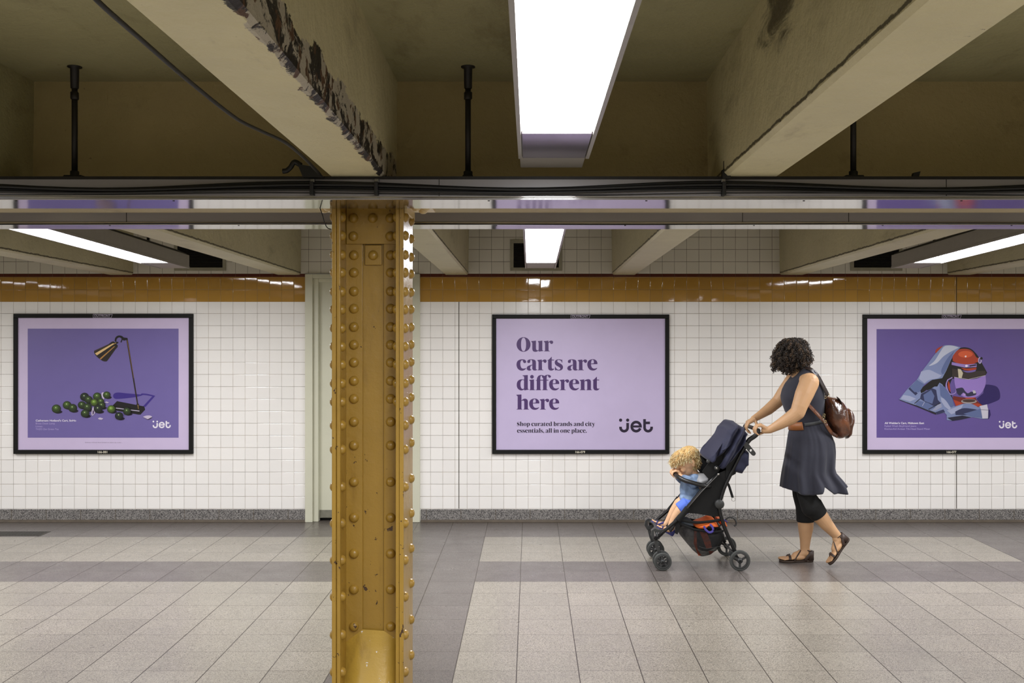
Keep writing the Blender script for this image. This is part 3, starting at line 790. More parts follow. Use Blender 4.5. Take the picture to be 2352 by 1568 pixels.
raw('l', 0, 0, "0,-362! 118,-372! 118,-18! 142,-8! 142,0! 5,0! 5,-8! 28,-18! 28,-325! 0,-352!")
raw('y', 0, 0, "0,-262! 140,-262! 140,-254! 115,-245! 165,-95! 205,-240! 180,-254! 180,-262! 262,-262! 262,-254! 235,-243! 160,20 130,80 85,110 45,108 22,85 25,55 50,40 75,50 95,62 115,40 125,5! 22,-245! 0,-254!")
raw(',', 0, 0, "45,-80 80,-60 87,-20 70,30 25,70! 20,62! 45,30 50,0 20,-10 5,-38 15,-68")
raw('.', 0, 0, ell(45, -38, 45, 45))
ADV = dict(O=360, u=305, r=240, c=245, a=265, t=180, s=212, e=258, d=305, i=152, n=312, h=315, S=245, o=272, p=295, b=300, l=150, y=272, ff=320)
ADV[' '] = 105; ADV[','] = 100; ADV['.'] = 90
def glyph(mb, g, x, zb_, sc, y):
    for key in (('ı', '˙') if g == 'i' else (g,)):
        mb.flat([[(x+a*sc, zb_+b*sc) for a, b in lp] for lp in GL[key]], y)
def place(mb, g, px_, py_, y, s=1/10.69):
    X, Z = Q(px_, py_); glyph(mb, g, X, Z, s/SW, y)
def run(mb, text, px0, py0, px1, y):
    tot = sum(ADV[c] for c in text); sc = (px1-px0)/SW/tot; X, Z = Q(px0, py0)
    for c in text:
        if c != ' ': glyph(mb, c, X, Z, sc, y)
        X += ADV[c]*sc
def jet(mb, px_, py_, s, y):
    """the smiling word mark; px_,py_ photo position of the trace origin, s photo px per trace px"""
    def T(l): return [Q(px_+a*s, py_+b*s) for a, b in l]
    n_ = [0]
    class _M:
        def flat(self, lp, yy): n_[0] += 1; mb0.flat(lp, yy-.00006*n_[0])
    mb0 = mb; mb = _M()
    def ring(cx, cy, ro, ri, a0, a1, n=40, k=1.0):
        o = [(cx+ro*math.cos(a0+(a1-a0)*i/n), cy+ro*k*math.sin(a0+(a1-a0)*i/n)) for i in range(n+1)]
        o += [(cx+ri*math.cos(a1+(a0-a1)*i/n), cy+ri*k*math.sin(a1+(a0-a1)*i/n)) for i in range(n+1)]
        return o
    mb.flat([T(ell(492, 475, 72, 72))], y); mb.flat([T(ell(808, 475, 72, 72))], y)
    mb.flat([T([(748, 600), (868, 600), (868, 812), (748, 812)])], y)
    mb.flat([T(ring(649, 811, 219, 99, 0, PI))], y); mb.flat([T([(430, 772), (550, 772), (550, 812), (430, 812)])], y)
    mb.flat([T(ring(1190, 765, 257, 140, math.radians(22), math.radians(371), 60, 1.03))], y)
    mb.flat([T([(1050, 710), (1440, 710), (1445, 806), (1050, 806)])], y)
    mb.flat([T([(1508, 430), (1628, 430), (1628, 812), (1508, 812)])], y); mb.flat([T([(1628, 540), (1812, 540), (1812, 655), (1628, 655)])], y)
    mb.flat([T(ring(1726, 811, 218, 98, 0, PI))], y); mb.flat([T([(1824, 768), (1944, 768), (1944, 812), (1824, 812)])], y)
def font(name, text, px0, py0, px1, hpx, m, y, parent, bold=0.0, sx=None):
    """plain sans lettering between two photo x positions, cap height hpx"""
    cu = bpy.data.curves.new(name, 'FONT'); cu.body = text; cu.offset = bold
    tmp = bpy.data.objects.new('tmp', cu); C.objects.link(tmp); bpy.context.view_layer.update()
    me = bpy.data.meshes.new_from_object(tmp.evaluated_get(bpy.context.evaluated_depsgraph_get()))
    bpy.data.objects.remove(tmp); bpy.data.curves.remove(cu)
    xs = [v.co.x for v in me.vertices]; x0, x1 = min(xs), max(xs)
    X0, Z0 = Q(px0, py0); X1, _ = Q(px1, py0); k = (X1-X0)/(x1-x0); kz = hpx/SW/.70
    for v in me.vertices: v.co = Vector((X0+(v.co.x-x0)*k, y, Z0+v.co.y*kz))
    me.materials.clear(); me.materials.append(m); me.name = name
    o = bpy.data.objects.new(name, me); C.objects.link(o); o.parent = parent; o.matrix_parent_inverse = parent_inv(parent); return o
def ink(name, rgb, rough=.42): return mat('ink_'+name, rgb, rough, var=.04, scale=8)
m_frame = mat('black_poster_frame', (8, 8, 7), .6, var=.2, scale=30, spec=.3)
m_lav = ink('lavender', (196, 182, 216)); m_lav2 = ink('pale_lavender', (204, 188, 220)); m_pur = ink('purple', (112, 100, 162)); m_pur2 = ink('deep_purple', (98, 80, 148))
m_text = ink('aubergine', (70, 40, 100)); m_navy = ink('dark_navy', (34, 22, 48)); m_wht = ink('white', (232, 226, 238)); m_soft = ink('soft_lilac', (178, 164, 214))
def poster(px0, px1, py0, py1, label, number, sheet):
    (x0, z1), (x1, z0) = Q(px0, py0), Q(px1, py1); f = .037
    o = thing('framed_poster', label, 'poster', ((x0+x1)/2, WALLY, z0), 'posters in black frames on the tiled wall')
    mb = MB()
    mb.box(x0, x1, WALLY-.03, WALLY, z0, z0+f); mb.box(x0, x1, WALLY-.03, WALLY, z1-f, z1); mb.box(x0, x0+f, WALLY-.03, WALLY, z0+f, z1-f); mb.box(x1-f, x1, WALLY-.03, WALLY, z0+f, z1-f)
    mb.build('frame', m_frame, o, bevel=.003)
    mb = MB(); mb.box(x0+f-.002, x1-f+.002, PY, WALLY, z0+f-.002, z1-f+.002); mb.build('sheet', sheet, o)
    yb = WALLY-.0305; xc = (px0+px1)/2 - 1
    font('number_label', number, xc-11, py1-2.2, xc+11, 5.0, ink('label_white', (214, 208, 190)), yb, o, bold=.015)
    t0 = py0+1.2
    font('maker_lettering', 'OUTFRONT', xc-19, t0+5.9, xc+18, 5.0, ink('badge_white', (168, 158, 176)), yb, o, bold=.008)
    mb = MB()
    for a, b, c, d in ((xc-22, xc-21.2, t0, t0+8), (xc-22, xc+23, t0, t0+.7), (xc-22, xc+20, t0+7.3, t0+8)):
        (ax, az), (bx, bz_) = Q(a, c), Q(b, d); mb.flat([[(ax, az), (bx, az), (bx, bz_), (ax, bz_)]], yb)
    mb.flat([[Q(xc+22.4, t0), Q(xc+23.2, t0), Q(xc+20.2, t0+8), Q(xc+19.4, t0+8)]], yb)
    mb.build('badge_outline', ink('badge_white', (168, 158, 176)), o)
    return o
# --- middle poster, text only
p2 = poster(1130.5, 1536.5, 722, 1041.5, 'lavender text poster in a black frame, right of the column', '166-079', m_lav)
y1 = PY-.0006
def head(rows):
    for name, items in rows:
        mb = MB()
        for g, gx, ox, oy, base in items: place(mb, g, ox+gx/10.69, oy+base/10.69, y1)
        mb.build(name, m_text, p2, fix=False)
head([('headline_word', [('O', 70, 1180, 760, 497), ('u', 430, 1180, 760, 497), ('r', 738, 1180, 760, 497)]),
      ('headline_word', [('c', 70, 1180, 760, 960), ('a', 318, 1180, 760, 960), ('r', 578, 1180, 760, 960), ('t', 825, 1180, 760, 960), ('s', 1008, 1180, 760, 960)]),
      ('headline_word', [('a', 1313, 1180, 760, 960), ('r', 1570, 1180, 760, 960), ('e', 1805, 1180, 760, 960)]),
      ('headline_word', [('d', 75, 1180, 855, 432), ('i', 380, 1180, 855, 432), ('ff', 540, 1180, 855, 432), ('e', 868, 1180, 855, 432), ('r', 1128, 1180, 855, 432), ('e', 1357, 1180, 855, 432), ('n', 1618, 1180, 855, 432), ('t', 1932, 1180, 855, 432)]),
      ('headline_word', [('h', 65, 1180, 855, 908), ('e', 380, 1180, 855, 908), ('r', 640, 1180, 855, 908), ('e', 868, 1180, 855, 908)])])
mb = MB(); run(mb, 'Shop curated brands and city', 1187.5, 977.6, 1366.5, y1); run(mb, 'essentials, all in one place.', 1187.5, 993, 1347.5, y1); mb.build('small_text', m_navy, p2, fix=False)
mb = MB(); jet(mb, 1400, 940, 1/19.6, y1); mb.build('logo', m_navy, p2, fix=False)

# --- art helpers
def art(parent, name, ox, oy, sc, shapes, lift=.0008):
    """flat printed shapes; each shape = (rgb, outline or list of outlines) in the trace frame"""
    groups = {}; mb = MB(); mats = []
    for i, (rgb, o) in enumerate(shapes):
        key = rgb
        if key not in groups: groups[key] = len(mats); mats.append(ink('print_%d_%d_%d' % rgb, rgb))
        mb.cur = groups[key]
        outs = o if isinstance(o[0], list) else [o]
        mb.flat([[Q(ox+a/sc, oy+b/sc) for a, b in lp] for lp in outs], PY-lift-.00012*i)
    return mb.build(name, mats, parent, fix=False)
def line(x0, y0, x1, y1, w0, w1=None):
    w1 = w0 if w1 is None else w1; d = math.hypot(x1-x0, y1-y0); nx, ny = -(y1-y0)/d, (x1-x0)/d
    return [(x0+nx*w0/2, y0+ny*w0/2), (x1+nx*w1/2, y1+ny*w1/2), (x1-nx*w1/2, y1-ny*w1/2), (x0-nx*w0/2, y0-ny*w0/2)]
# --- left poster: brass lamp and limes
p1 = poster(34, 445, 720.5, 1041.5, 'framed purple poster with a brass desk lamp and green limes, left of the column', '166-081', m_lav2)
mb = MB(); mb.flat([[Q(65.5, 754.5), Q(411.5, 754.5), Q(411.5, 1004.5), Q(65.5, 1004.5)]], PY-.0004); mb.build('printed_backdrop', m_pur, p1, fix=False)
blk = (18, 15, 16)
art(p1, 'printed_shadow', 100, 760, 7.1286, [((58, 40, 130), crv("1150,1055 1165,1025 1200,1008 1260,1005 1380,1018 1530,1030 1600,1035 1620,1020 1700,1025 1770,1040 1840,1058! 1680,1240! 1640,1230! 1790,1068! 1700,1050 1640,1045 1600,1060 1480,1085 1300,1105 1200,1110 1160,1090"))])
lamp = [(blk, crv("1215,1145! 1660,1232! 1675,1285! 1600,1365! 1560,1365! 1140,1290! 1120,1240!")), ((200, 190, 215), line(1195, 1258, 1582, 1308, 12)),
        ((40, 30, 24), line(1375, 120, 1555, 1215, 26, 22)), ((150, 112, 62), line(1380, 150, 1490, 770, 7, 4)), ((30, 22, 18), line(1552, 1190, 1562, 1290, 44, 22)), ((150, 120, 60), line(1556, 1205, 1566, 1275, 12, 8)),
        (blk, crv("1175,165! 1185,115 1215,82 1255,72 1295,82 1325,105! 1385,112! 1388,140! 1330,158! 1300,140 1275,112 1250,105 1225,115 1208,140 1205,180!")), (blk, line(1300, 130, 1280, 185, 18)),
        ((34, 26, 22), crv("1160,168! 1228,235! 1225,262! 1190,300! 1055,490! 1030,498 980,488 910,440 860,390 840,345 845,320! 1075,215! 1130,175!")),
        ((226, 190, 130), crv("855,365! 1150,200! 1175,208! 885,398!")), ((176, 128, 66), crv("930,452! 1165,250! 1185,250! 950,465!")), ((60, 46, 34), crv("845,320! 1080,215! 1100,225! 850,345!")), ((26, 20, 18), line(1170, 205, 1235, 185, 40, 24)), ((200, 160, 90), line(1165, 210, 1200, 195, 10))]
art(p1, 'printed_desk_lamp', 100, 760, 7.1286, lamp, .0010)
limes = []
LM = [(225, 1270, 75, 1), (400, 1210, 70, 1), (492, 1258, 72, 0), (686, 1075, 72, -1), (752, 1120, 66, 0), (895, 1070, 70, 1), (1050, 1045, 62, 1), (645, 1208, 66, 0), (735, 1245, 70, 0), (955, 1150, 55, 1), (970, 1215, 62, 0), (848, 1168, 64, 2), (912, 1272, 72, -1), (700, 1345, 70, 0), (1128, 1275, 68, 2), (1385, 1310, 66, 0), (1255, 1385, 68, -1)]
for x, y, r, k in LM: limes.append(((28, 20, 40), crv("%f,%f %f,%f %f,%f %f,%f %f,%f" % (x-r*.5, y+r*.7, x+r*.3, y+r*.25, x+r*1.25, y+r*.55, x+r*1.0, y+r*.95, x+r*.1, y+r*1.05))))
for x, y, r, k in LM:
    base = {-1: (26, 34, 28), 0: (38, 52, 26), 1: (48, 66, 28), 2: (70, 92, 32)}[k]; hi = tuple(min(255, int(c*1.6)) for c in base)
    limes += [(tuple(int(c*.62) for c in base), ell(x, y, r, r*.94)), (base, ell(x-r*.08, y-r*.12, r*.84, r*.76)), (hi, ell(x-r*.12, y-r*.24, r*.5, r*.42)), ((188, 206, 150), ell(x-r*.12, y-r*.26, r*.13, r*.13))]
art(p1, 'printed_limes', 100, 760, 7.1286, limes, .0012)
pap = (196, 184, 208)
for _i, _s in enumerate([[q] for q in [(pap, crv("985,1000 1010,1010 1015,1060 1005,1120! 985,1100 965,1060 965,1015")), (pap, crv("825,1235! 855,1290 858,1340 820,1385! 800,1360 805,1300")), ((90, 74, 110), crv("820,1290! 845,1310 840,1350 815,1370!")), (pap, crv("905,1425! 940,1410! 995,1428! 970,1448! 925,1445!")), (pap, crv("1015,1165! 1045,1150! 1090,1165! 1060,1178!")), (pap, crv("1640,1400! 1700,1380 1760,1380 1795,1400! 1720,1440!")), ((60, 50, 70), crv("1640,1402! 1720,1440! 1795,1402! 1770,1428! 1722,1448!"))]]): art(p1, 'printed_paper_scrap', 100, 760, 7.1286, _s, .0060+.0001*_i)
font('caption', "Catherann Hotland's Cart, SoHo", 84, 967.2, 176.5, 4.3, m_wht, y1, p1, bold=.02)
for tx, yy, xx in (('Brass Desk Lamp', 973.8, 128), ('Limes', 980.3, 99), ('TAZO Zen Green Tea', 986.8, 136.5)): font('caption_line', tx, 84, yy, xx, 4.0, m_soft, y1, p1)
font('fine_print', 'Delivery of fresh food limited to select zip codes', 197, 1016.4, 280, 2.0, ink('grey', (120, 106, 130)), y1, p1)
mb = MB(); jet(mb, 340.2, 954.3, 1/36.3, y1); mb.build('logo', m_wht, p1, fix=False)
# --- right poster: mixer and jeans
p3 = poster(1980.5, 2386.5, 722, 1041.5, 'framed purple poster with a red stand mixer and blue jeans, cut by the right edge', '166-077', m_lav2)
mb = MB(); mb.flat([[Q(2012, 755.5), Q(2355, 755.5), Q(2355, 1004.5), Q(2012, 1004.5)]], PY-.0004); mb.build('printed_backdrop', m_pur2, p3, fix=False)
A = (2050, 780, 7.839)
art(p3, 'printed_shadow', *A, [((40, 24, 92), crv("1640,805! 1740,808 1850,835 1905,900 1925,990 1915,1060 1860,1100 1700,1160 1580,1180! 1500,1060! 1620,960!")), ((40, 24, 92), crv("1690,1250! 1740,1260! 1755,1350! 1720,1425! 1600,1425!"))], .0008)
red = (168, 60, 34); dred = (110, 34, 24)
art(p3, 'printed_mixer', *A, [
    (blk, crv("1180,150! 1290,135 1400,165 1480,235 1530,300! 1640,500! 1690,590! 1660,640! 1350,720! 1060,700! 1000,850! 1080,1070! 900,1000! 600,900! 470,1010! 440,980! 530,850! 800,640! 1000,420!")),
    (red, crv("755,235! 770,180 820,140 890,110! 900,160! 800,230!")),
    (red, crv("1075,385! 1070,310 1110,230 1180,175 1270,162 1370,175 1440,225 1480,290 1500,320! 1560,335! 1550,400! 1500,405! 1440,440! 1280,445! 1150,420!")), ((210, 90, 50), ell(1300, 260, 130, 60)), ((240, 220, 220), ell(1303, 300, 16, 16)),
    ((148, 124, 190), crv("1055,400! 1280,440 1500,430! 1500,490! 1280,500! 1050,450!")), ((24, 18, 24), line(1370, 472, 1492, 452, 22)), ((236, 226, 240), ell(1318, 470, 24, 20)),
    ((190, 176, 214), ell(1558, 372, 32, 58)), ((110, 90, 150), ell(1556, 372, 18, 40)), (blk, ell(1585, 335, 24, 24)),
    (red, crv("1215,505! 1340,515 1490,498! 1490,535 1400,555 1280,545!")), ((110, 92, 160), crv("1225,545! 1340,560 1485,535! 1470,570 1350,590 1250,570!")),
    ((52, 42, 38), crv("1060,520! 1225,545! 1350,595 1500,560! 1655,560! 1665,630! 1500,690 1350,705 1180,690 1060,655!")), ((196, 186, 160), crv("1160,520! 1215,530! 1255,600! 1230,690! 1175,680!")),
    ((150, 122, 196), crv("1095,665! 1200,698 1350,712 1500,697 1660,640! 1665,760 1640,860 1580,960 1500,1020 1400,1040 1290,1035 1200,980 1140,900 1105,790")), ((196, 190, 186), line(1100, 672, 1350, 712, 7)), ((196, 190, 186), line(1350, 712, 1660, 640, 7)),
    ((44, 42, 70), crv("1125,880! 1240,860 1290,920 1340,960 1400,930! 1490,950! 1480,990 1340,1020 1290,980 1260,950 1200,1000 1150,960")), ((190, 186, 190), crv("1425,905! 1475,915! 1485,960! 1440,965!")),
    (dred, crv("1080,1010! 1290,1040 1480,1040! 1510,1100! 1600,1175! 1550,1210! 1350,1140! 1130,1200! 1070,1060!")), (red, crv("1080,1075! 1260,1140! 1130,1200!")), (red, crv("1400,1170! 1500,1140 1600,1175! 1550,1210!")), (red, crv("1290,1040! 1480,1035! 1440,1060 1320,1065")),
    ((160, 150, 150), ell(1360, 1105, 140, 42)), ((70, 50, 44), ell(1360, 1096, 118, 28)), ((180, 150, 210), ell(1275, 985, 25, 22)),
    ((150, 130, 190), crv("1060,665! 970,715! 940,800 945,870 980,970 1040,990 1110,970 1135,930! 1110,830! 1120,930 1060,970 1010,950 975,860 965,790 990,725! 1065,685!")), (red, crv("990,740! 1010,770! 1030,940! 1000,900 980,820"))], .0010)
jA, jB, jC, jD = (92, 106, 150), (160, 166, 196), (44, 48, 84), (124, 136, 176)
art(p3, 'printed_jeans', *A, [
    (jD, crv("1215,135! 1100,105 960,95 900,110 840,165 740,270 620,430 520,560 430,710! 260,880 105,1070! 230,1130! 430,1190! 770,1340! 920,1310! 960,1350! 960,1440! 1060,1455! 1240,1430! 1420,1390! 1590,1420! 1700,1420! 1690,1160! 1550,1190! 1530,1215! 1420,1155 1330,1145 1250,1150! 1100,1200! 1030,1030! 880,800! 830,770! 790,840! 740,840! 680,880! 500,960! 480,900! 560,800! 700,720! 880,690! 950,560! 1020,400! 1060,300! 1130,210!")),
    ((186, 190, 208), crv("1180,140! 1060,105 960,105 900,135 830,240 740,380 640,470 780,420 900,300 1020,220! 1100,180!")), (jB, crv("500,570! 640,540 780,600 870,640! 800,690 650,720 560,780! 460,700!")), (jA, crv("1100,200! 1040,330 980,480 900,620 860,560 920,420 1000,300")),
    (jC, crv("430,720! 300,850! 270,880! 400,1000! 440,960! 330,880! 480,760!")), (jA, crv("420,720! 560,800! 470,940! 380,940! 300,860!")), (jC, crv("500,970! 700,870! 770,900! 800,1080! 860,1140! 700,1200! 580,1120! 480,1060!")), (jA, crv("540,990! 680,900! 740,1010! 700,1150! 560,1100!")),
    (jB, crv("180,990! 300,1010! 410,1060! 300,1110! 130,1060!")), ((30, 26, 40), crv("105,1070! 240,1120! 420,1180! 770,1310! 770,1345! 420,1200! 120,1085!")), (jA, crv("430,1090! 620,1130! 760,1210! 640,1270! 400,1170!")), ((170, 170, 196), line(520, 1190, 560, 1120, 10)), (blk, line(380, 1145, 480, 1060, 12)), (blk, line(630, 1250, 840, 1140, 12)),
    ((150, 154, 180), crv("790,1170! 860,1140! 870,1210! 760,1270! 700,1270!")), (jC, crv("760,1300! 900,1250! 930,1300! 780,1340!")),
    (jB, crv("850,1030! 960,1080! 1060,1200! 1000,1260! 920,1200! 860,1110!")), (jA, crv("830,790! 930,850! 1060,1050! 1090,1190! 1030,1220! 950,1100 850,1000!")), (jB, crv("960,1270! 1150,1200 1260,1160! 1180,1280 1040,1340!")), (jC, crv("1110,1290! 1250,1230 1420,1240 1560,1270! 1590,1400! 1400,1360! 1240,1350! 1120,1350!")), (jA, crv("1260,1330! 1560,1240! 1590,1400! 1400,1380!")), ((30, 30, 52), crv("970,1400! 1240,1360! 1400,1390! 1230,1430! 1060,1455!")),
    ((200, 196, 210), crv("1550,1190! 1680,1160! 1705,1260! 1700,1410! 1600,1415! 1575,1260!")), ((120, 116, 134), line(1565, 1255, 1705, 1262, 10))], .0045)
font('caption', "Ali Welden's Cart, Midtown East", 2030.5, 973, 2121, 4.3, m_wht, y1, p3, bold=.02)
for tx, yy, xx in (('Faded Wash Boyfriend Jeans', 979.5, 2103), ('KitchenAid Artisan Tilt-Head Stand Mixer', 986.2, 2135)): font('caption_line', tx, 2030.5, yy, xx, 4.0, m_soft, y1, p3)
mb = MB(); jet(mb, 2280.8, 954.8, 1/36.3, y1); mb.build('logo', m_wht, p3, fix=False)
# ================================================================ people helpers
def skin(name, rgb):
    s = NT(name); c = lin(rgb)
    base = s.mix(s.noise(14, 4), tuple(k*.9 for k in c), tuple(min(1, k*1.08) for k in c))
    s.set(base, .48, spec=.4); s.b.inputs['Subsurface Weight'].default_value = .08
    s.b.inputs['Subsurface Radius'].default_value = (.01, .004, .002); s.bump(s.noise(220, 2), .0002); return s.m
m_skin = skin('warm_skin', (202, 160, 120)); m_skin2 = skin('fair_child_skin', (228, 182, 142))
m_lip = mat('lip_colour', (168, 90, 80), .5)
def head_prims(c, f, u, k=1.0, jaw=1.0, cran=1.0):
    f, u, s, M = basis(f, u); c = Vector(c)
    def L(a, b, d): return c + f*a*k + s*b*k + u*d*k
    pr = [('e', L(-.006, 0, .012), (.096*k*cran, .076*k*cran, .086*k*cran), M), ('e', L(.026, 0, -.045), (.060*k, .056*k, .062*k), M),
          ('e', L(.046, 0, -.078*jaw), (.040*k, .040*k, .032*k), M), ('e', L(.064, 0, -.096*jaw), (.020*k, .020*k, .018*k), M),
          ('c', L(.086, 0, -.004), .008*k, L(.108, 0, -.040*jaw), .0115*k), ('e', L(.096, .010, -.044*jaw), (.009*k, .008*k, .007*k), M), ('e', L(.096, -.010, -.044*jaw), (.009*k, .008*k, .007*k), M),
          ('e', L(.074, 0, .014), (.018*k, .052*k, .014*k), M), ('e', L(.068, .030, .001), (.017*k, .017*k, .009*k), M), ('e', L(.068, -.030, .001), (.017*k, .017*k, .009*k), M), ('e', L(.066, .030, -.022), (.016*k, .017*k, .008*k), M), ('e', L(.066, -.030, -.022), (.016*k, .017*k, .008*k), M),
          ('e', L(.062, .034, -.040*jaw), (.026*k, .022*k, .026*k), M), ('e', L(.062, -.034, -.040*jaw), (.026*k, .022*k, .026*k), M),
          ('e', L(.084, 0, -.066*jaw), (.012*k, .022*k, .007*k), M), ('e', L(.080, 0, -.078*jaw), (.011*k, .018*k, .007*k), M)]
    for sg in (-1, 1):
        pr += [('e', L(-.008, sg*.079, -.016), (.018*k, .008*k, .030*k), M), ('e', L(-.012, sg*.084, -.010), (.013*k, .006*k, .020*k), M)]
    return pr, L
def eyes(parent, L, k, jaw, iris, lid=None):
    for sg in (-1, 1):
        mb = MB(); mb.ball(L(.0725, sg*.030, -.010), .0120*k, 16, 10); o = mb.build('eye', lid or mat('eye_white', (230, 226, 220), .2), parent)
        if lid: mb = MB(); mb.tube(spl([L(.0865, sg*.020, -.017), L(.089, sg*.031, -.019), L(.083, sg*.042, -.017)]), .0012, 6); mb.build('eyelash', mat('eyelash', (70, 46, 34), .8), o); continue
        mb = MB(); mb.ball(L(.0795, sg*.030, -.011), .0056*k, 12, 8); mb.build('iris', mat('iris', iris, .2), o)
        mb = MB(); mb.tube(spl([L(.082, sg*.016, .012), L(.088, sg*.030, .018), L(.078, sg*.048, .012)]), .0028*k, 6); mb.build('eyebrow', mat('eyebrow', (60, 42, 30), .8), parent)
def foot_prims(h0, a, n, L, toes=True):
    a, n, s, M = basis(a, n); h0 = Vector(h0)
    def Q3(x, y, z): return h0 + a*x*L + s*y*L + n*z*L
    pr = [('e', Q3(.12, 0, .115), (.13*L, .12*L, .115*L), M), ('c', Q3(.14, 0, .20), .115*L, Q3(.24, 0, .28), .125*L),
          ('c', Q3(.24, 0, .22), .13*L, Q3(.52, .01, .13), .115*L), ('e', Q3(.45, .03, .09), (.24*L, .135*L, .09*L), M), ('e', Q3(.68, .0, .075), (.15*L, .185*L, .07*L), M)]
    for i, (y, ln, r) in enumerate(((-.125, .23, .044), (-.052, .235, .029), (.010, .215, .027), (.070, .185, .026), (.125, .15, .025))):
        pr += [('c', Q3(.74, y*1.05, .060), r*L*.98, Q3(.74+ln, y*1.02, .040), r*L)]
    return pr, Q3
def hand_prims(wrist, palm, fingers, thumb, r=.0085, pt=.014):
    """palm = (wrist side a, wrist side b, knuckle side a, knuckle side b); fingers/thumb = lists of joints"""
    wa, wb_, ka, kb = [Vector(p) for p in palm]; pr = []
    for i in range(6):
        t = i/5; pr.append(('c', wa.lerp(wb_, t), pt*1.05, ka.lerp(kb, t), pt*.92))
    pr.append(('c', Vector(wrist), pt*1.6, wa.lerp(wb_, .5), pt*1.25))
    for f in fingers:
        f = [Vector(q) for q in f]; pr += chain(*[(q, r*(1.06-.09*i)) for i, q in enumerate(f)])
    thumb = [Vector(q) for q in thumb]; pr += chain(*[(q, r*(1.35-.12*i)) for i, q in enumerate(thumb)])
    return pr
def strap(path, w, t, n=8, up=(0, 1, 0)):
    mb = MB(); mb.tube(path, 1.0, n, flat=(w/2, t/2), up=up); return mb
def pillow(outline, yc, hw, m, name, parent, n=9, p=3.0, inset=.25, disp=None, rings=7, ctr=None):
    """soft volume: a closed outline (x,z) carried across the depth and rounded off at both sides"""
    if ctr is None: ctr = (sum(a for a, b in outline)/len(outline), sum(b for a, b in outline)/len(outline))
    mb = MB(); k = len(outline); rows = []
    sc = []
    for i in range(rings): sc.append((inset+.0, 0))
    layers = []
    # near face rings, rim, far face rings
    for j in range(rings+1): 
        t = j/rings; layers.append((.02+.98*t*(1-inset*.0), -1, t))
    prof = []
    for j in range(1, rings+1):
        t = j/rings; prof.append((t, -(1-t**p)**(1/p)))
    for j in range(rings-1, 0, -1):
        t = j/rings; prof.append((t, (1-t**p)**(1/p)))
    b = 0; mb.v.append((ctr[0], yc-hw, ctr[1]))
    for t, q in prof:
        for x, z in outline: mb.v.append((ctr[0]+(x-ctr[0])*t, yc+q*hw, ctr[1]+(z-ctr[1])*t))
    mb.v.append((ctr[0], yc+hw, ctr[1])); last = len(mb.v)-1
    for i in range(k): mb.face((0, 1+i, 1+(i+1) % k), True)
    for j in range(len(prof)-1):
        for i in range(k):
            ii = (i+1) % k; o = 1+j*k; mb.face((o+i, o+k+i, o+k+ii, o+ii), True)
    o = 1+(len(prof)-1)*k
    for i in range(k): mb.face((last, o+(i+1) % k, o+i), True)
    if disp: mb.v = [tuple(disp(Vector(v))) for v in mb.v]
    return mb.build(name, m, parent)
def resample(pts, n):
    """closed outline resampled to n points"""
    L = [0]; 
    for i in range(len(pts)): a = pts[i]; b = pts[(i+1) % len(pts)]; L.append(L[-1]+math.hypot(b[0]-a[0], b[1]-a[1]))
    out = []; j = 0
    for i in range(n):
        d = L[-1]*i/n
        while L[j+1] < d: j += 1
        a = pts[j]; b = pts[(j+1) % len(pts)]; t = (d-L[j])/max(1e-9, L[j+1]-L[j]); out.append((a[0]+(b[0]-a[0])*t, a[1]+(b[1]-a[1])*t))
    return out
def PX(txt, D, k=5, n=None):
    o = [((x-CX)*D/F, H-(y-HY)*D/F) for x, y in crv(txt, True, k)]
    return resample(o, n) if n else o

# ================================================================ the woman
DW = 7.60
woman = thing('person', 'woman with dark curly hair in a grey sleeveless dress pushing the stroller', 'person', (P(1850, 1285, DW).x, DW, 0))
hf, hu = (-.50, .85, -.12), (.05, .05, 1)
hp, HL = head_prims(P(1819, 815, 7.66), hf, hu, 1.02)
W = P
pr = list(hp)
pr += chain((W(1822, 838, 7.655), .052), (W(1834, 862, 7.61), .050), (W(1842, 885, 7.60), .075))
pr += chain((W(1857, 877, 7.45), .060), (W(1843, 872, 7.60), .060), (W(1829, 874, 7.77), .056))
MT = Matrix.Rotation(math.radians(-8), 3, 'Y')
pr += [('e', W(1848, 912, 7.60), (.115, .135, .16), MT), ('e', W(1852, 962, 7.60), (.100, .105, .13), MT), ('e', W(1864, 1020, 7.60), (.125, .145, .13))]
# near (left) arm
pr += chain((W(1859, 878, 7.43), .070), (W(1847, 906, 7.40), .066), (W(1837, 932, 7.375), .056), (W(1832, 947, 7.37), .053), (W(1815, 960, 7.375), .049), (W(1793, 973, 7.385), .039), (W(1768, 986.5, 7.405), .027), (W(1757, 988, 7.415), .024))
# far (right) arm
pr += chain((W(1822, 872, 7.78), .058), (W(1803, 898, 7.79), .053), (W(1786, 922, 7.79), .046), (W(1765, 940, 7.77), .041), (W(1744, 954, 7.73), .030), (W(1731, 962, 7.705), .025))
# hands on the crossbar
bx, bz_ = 1.645, 1.0016
def onbar(deg, y, rad): a = math.radians(deg); return Vector((bx+rad*math.cos(a), y, bz_+rad*math.sin(a)))
fg = []
for i in range(4):
    y = 7.395+.0225*i; sh = (.0, .004, .003, -.002)[i]
    fg.append([Vector((bx+.018, y, bz_+.040+sh)), Vector((bx-.012, y-.001, bz_+.034+sh)), Vector((bx-.0285, y-.001, bz_+.010)), Vector((bx-.024, y, bz_-.016)), Vector((bx-.006, y, bz_-.028))])
pr += hand_prims(W(1755, 988, 7.42), [(bx+.062, 7.402, bz_+.008), (bx+.062, 7.452, bz_+.012), (bx+.020, 7.397, bz_+.036), (bx+.020, 7.461, bz_+.038)], fg,
                 [(bx+.060, 7.455, bz_-.002), (bx+.040, 7.470, bz_-.020), (bx+.016, 7.476, bz_-.030), (bx-.004, 7.474, bz_-.030)])
fg = []
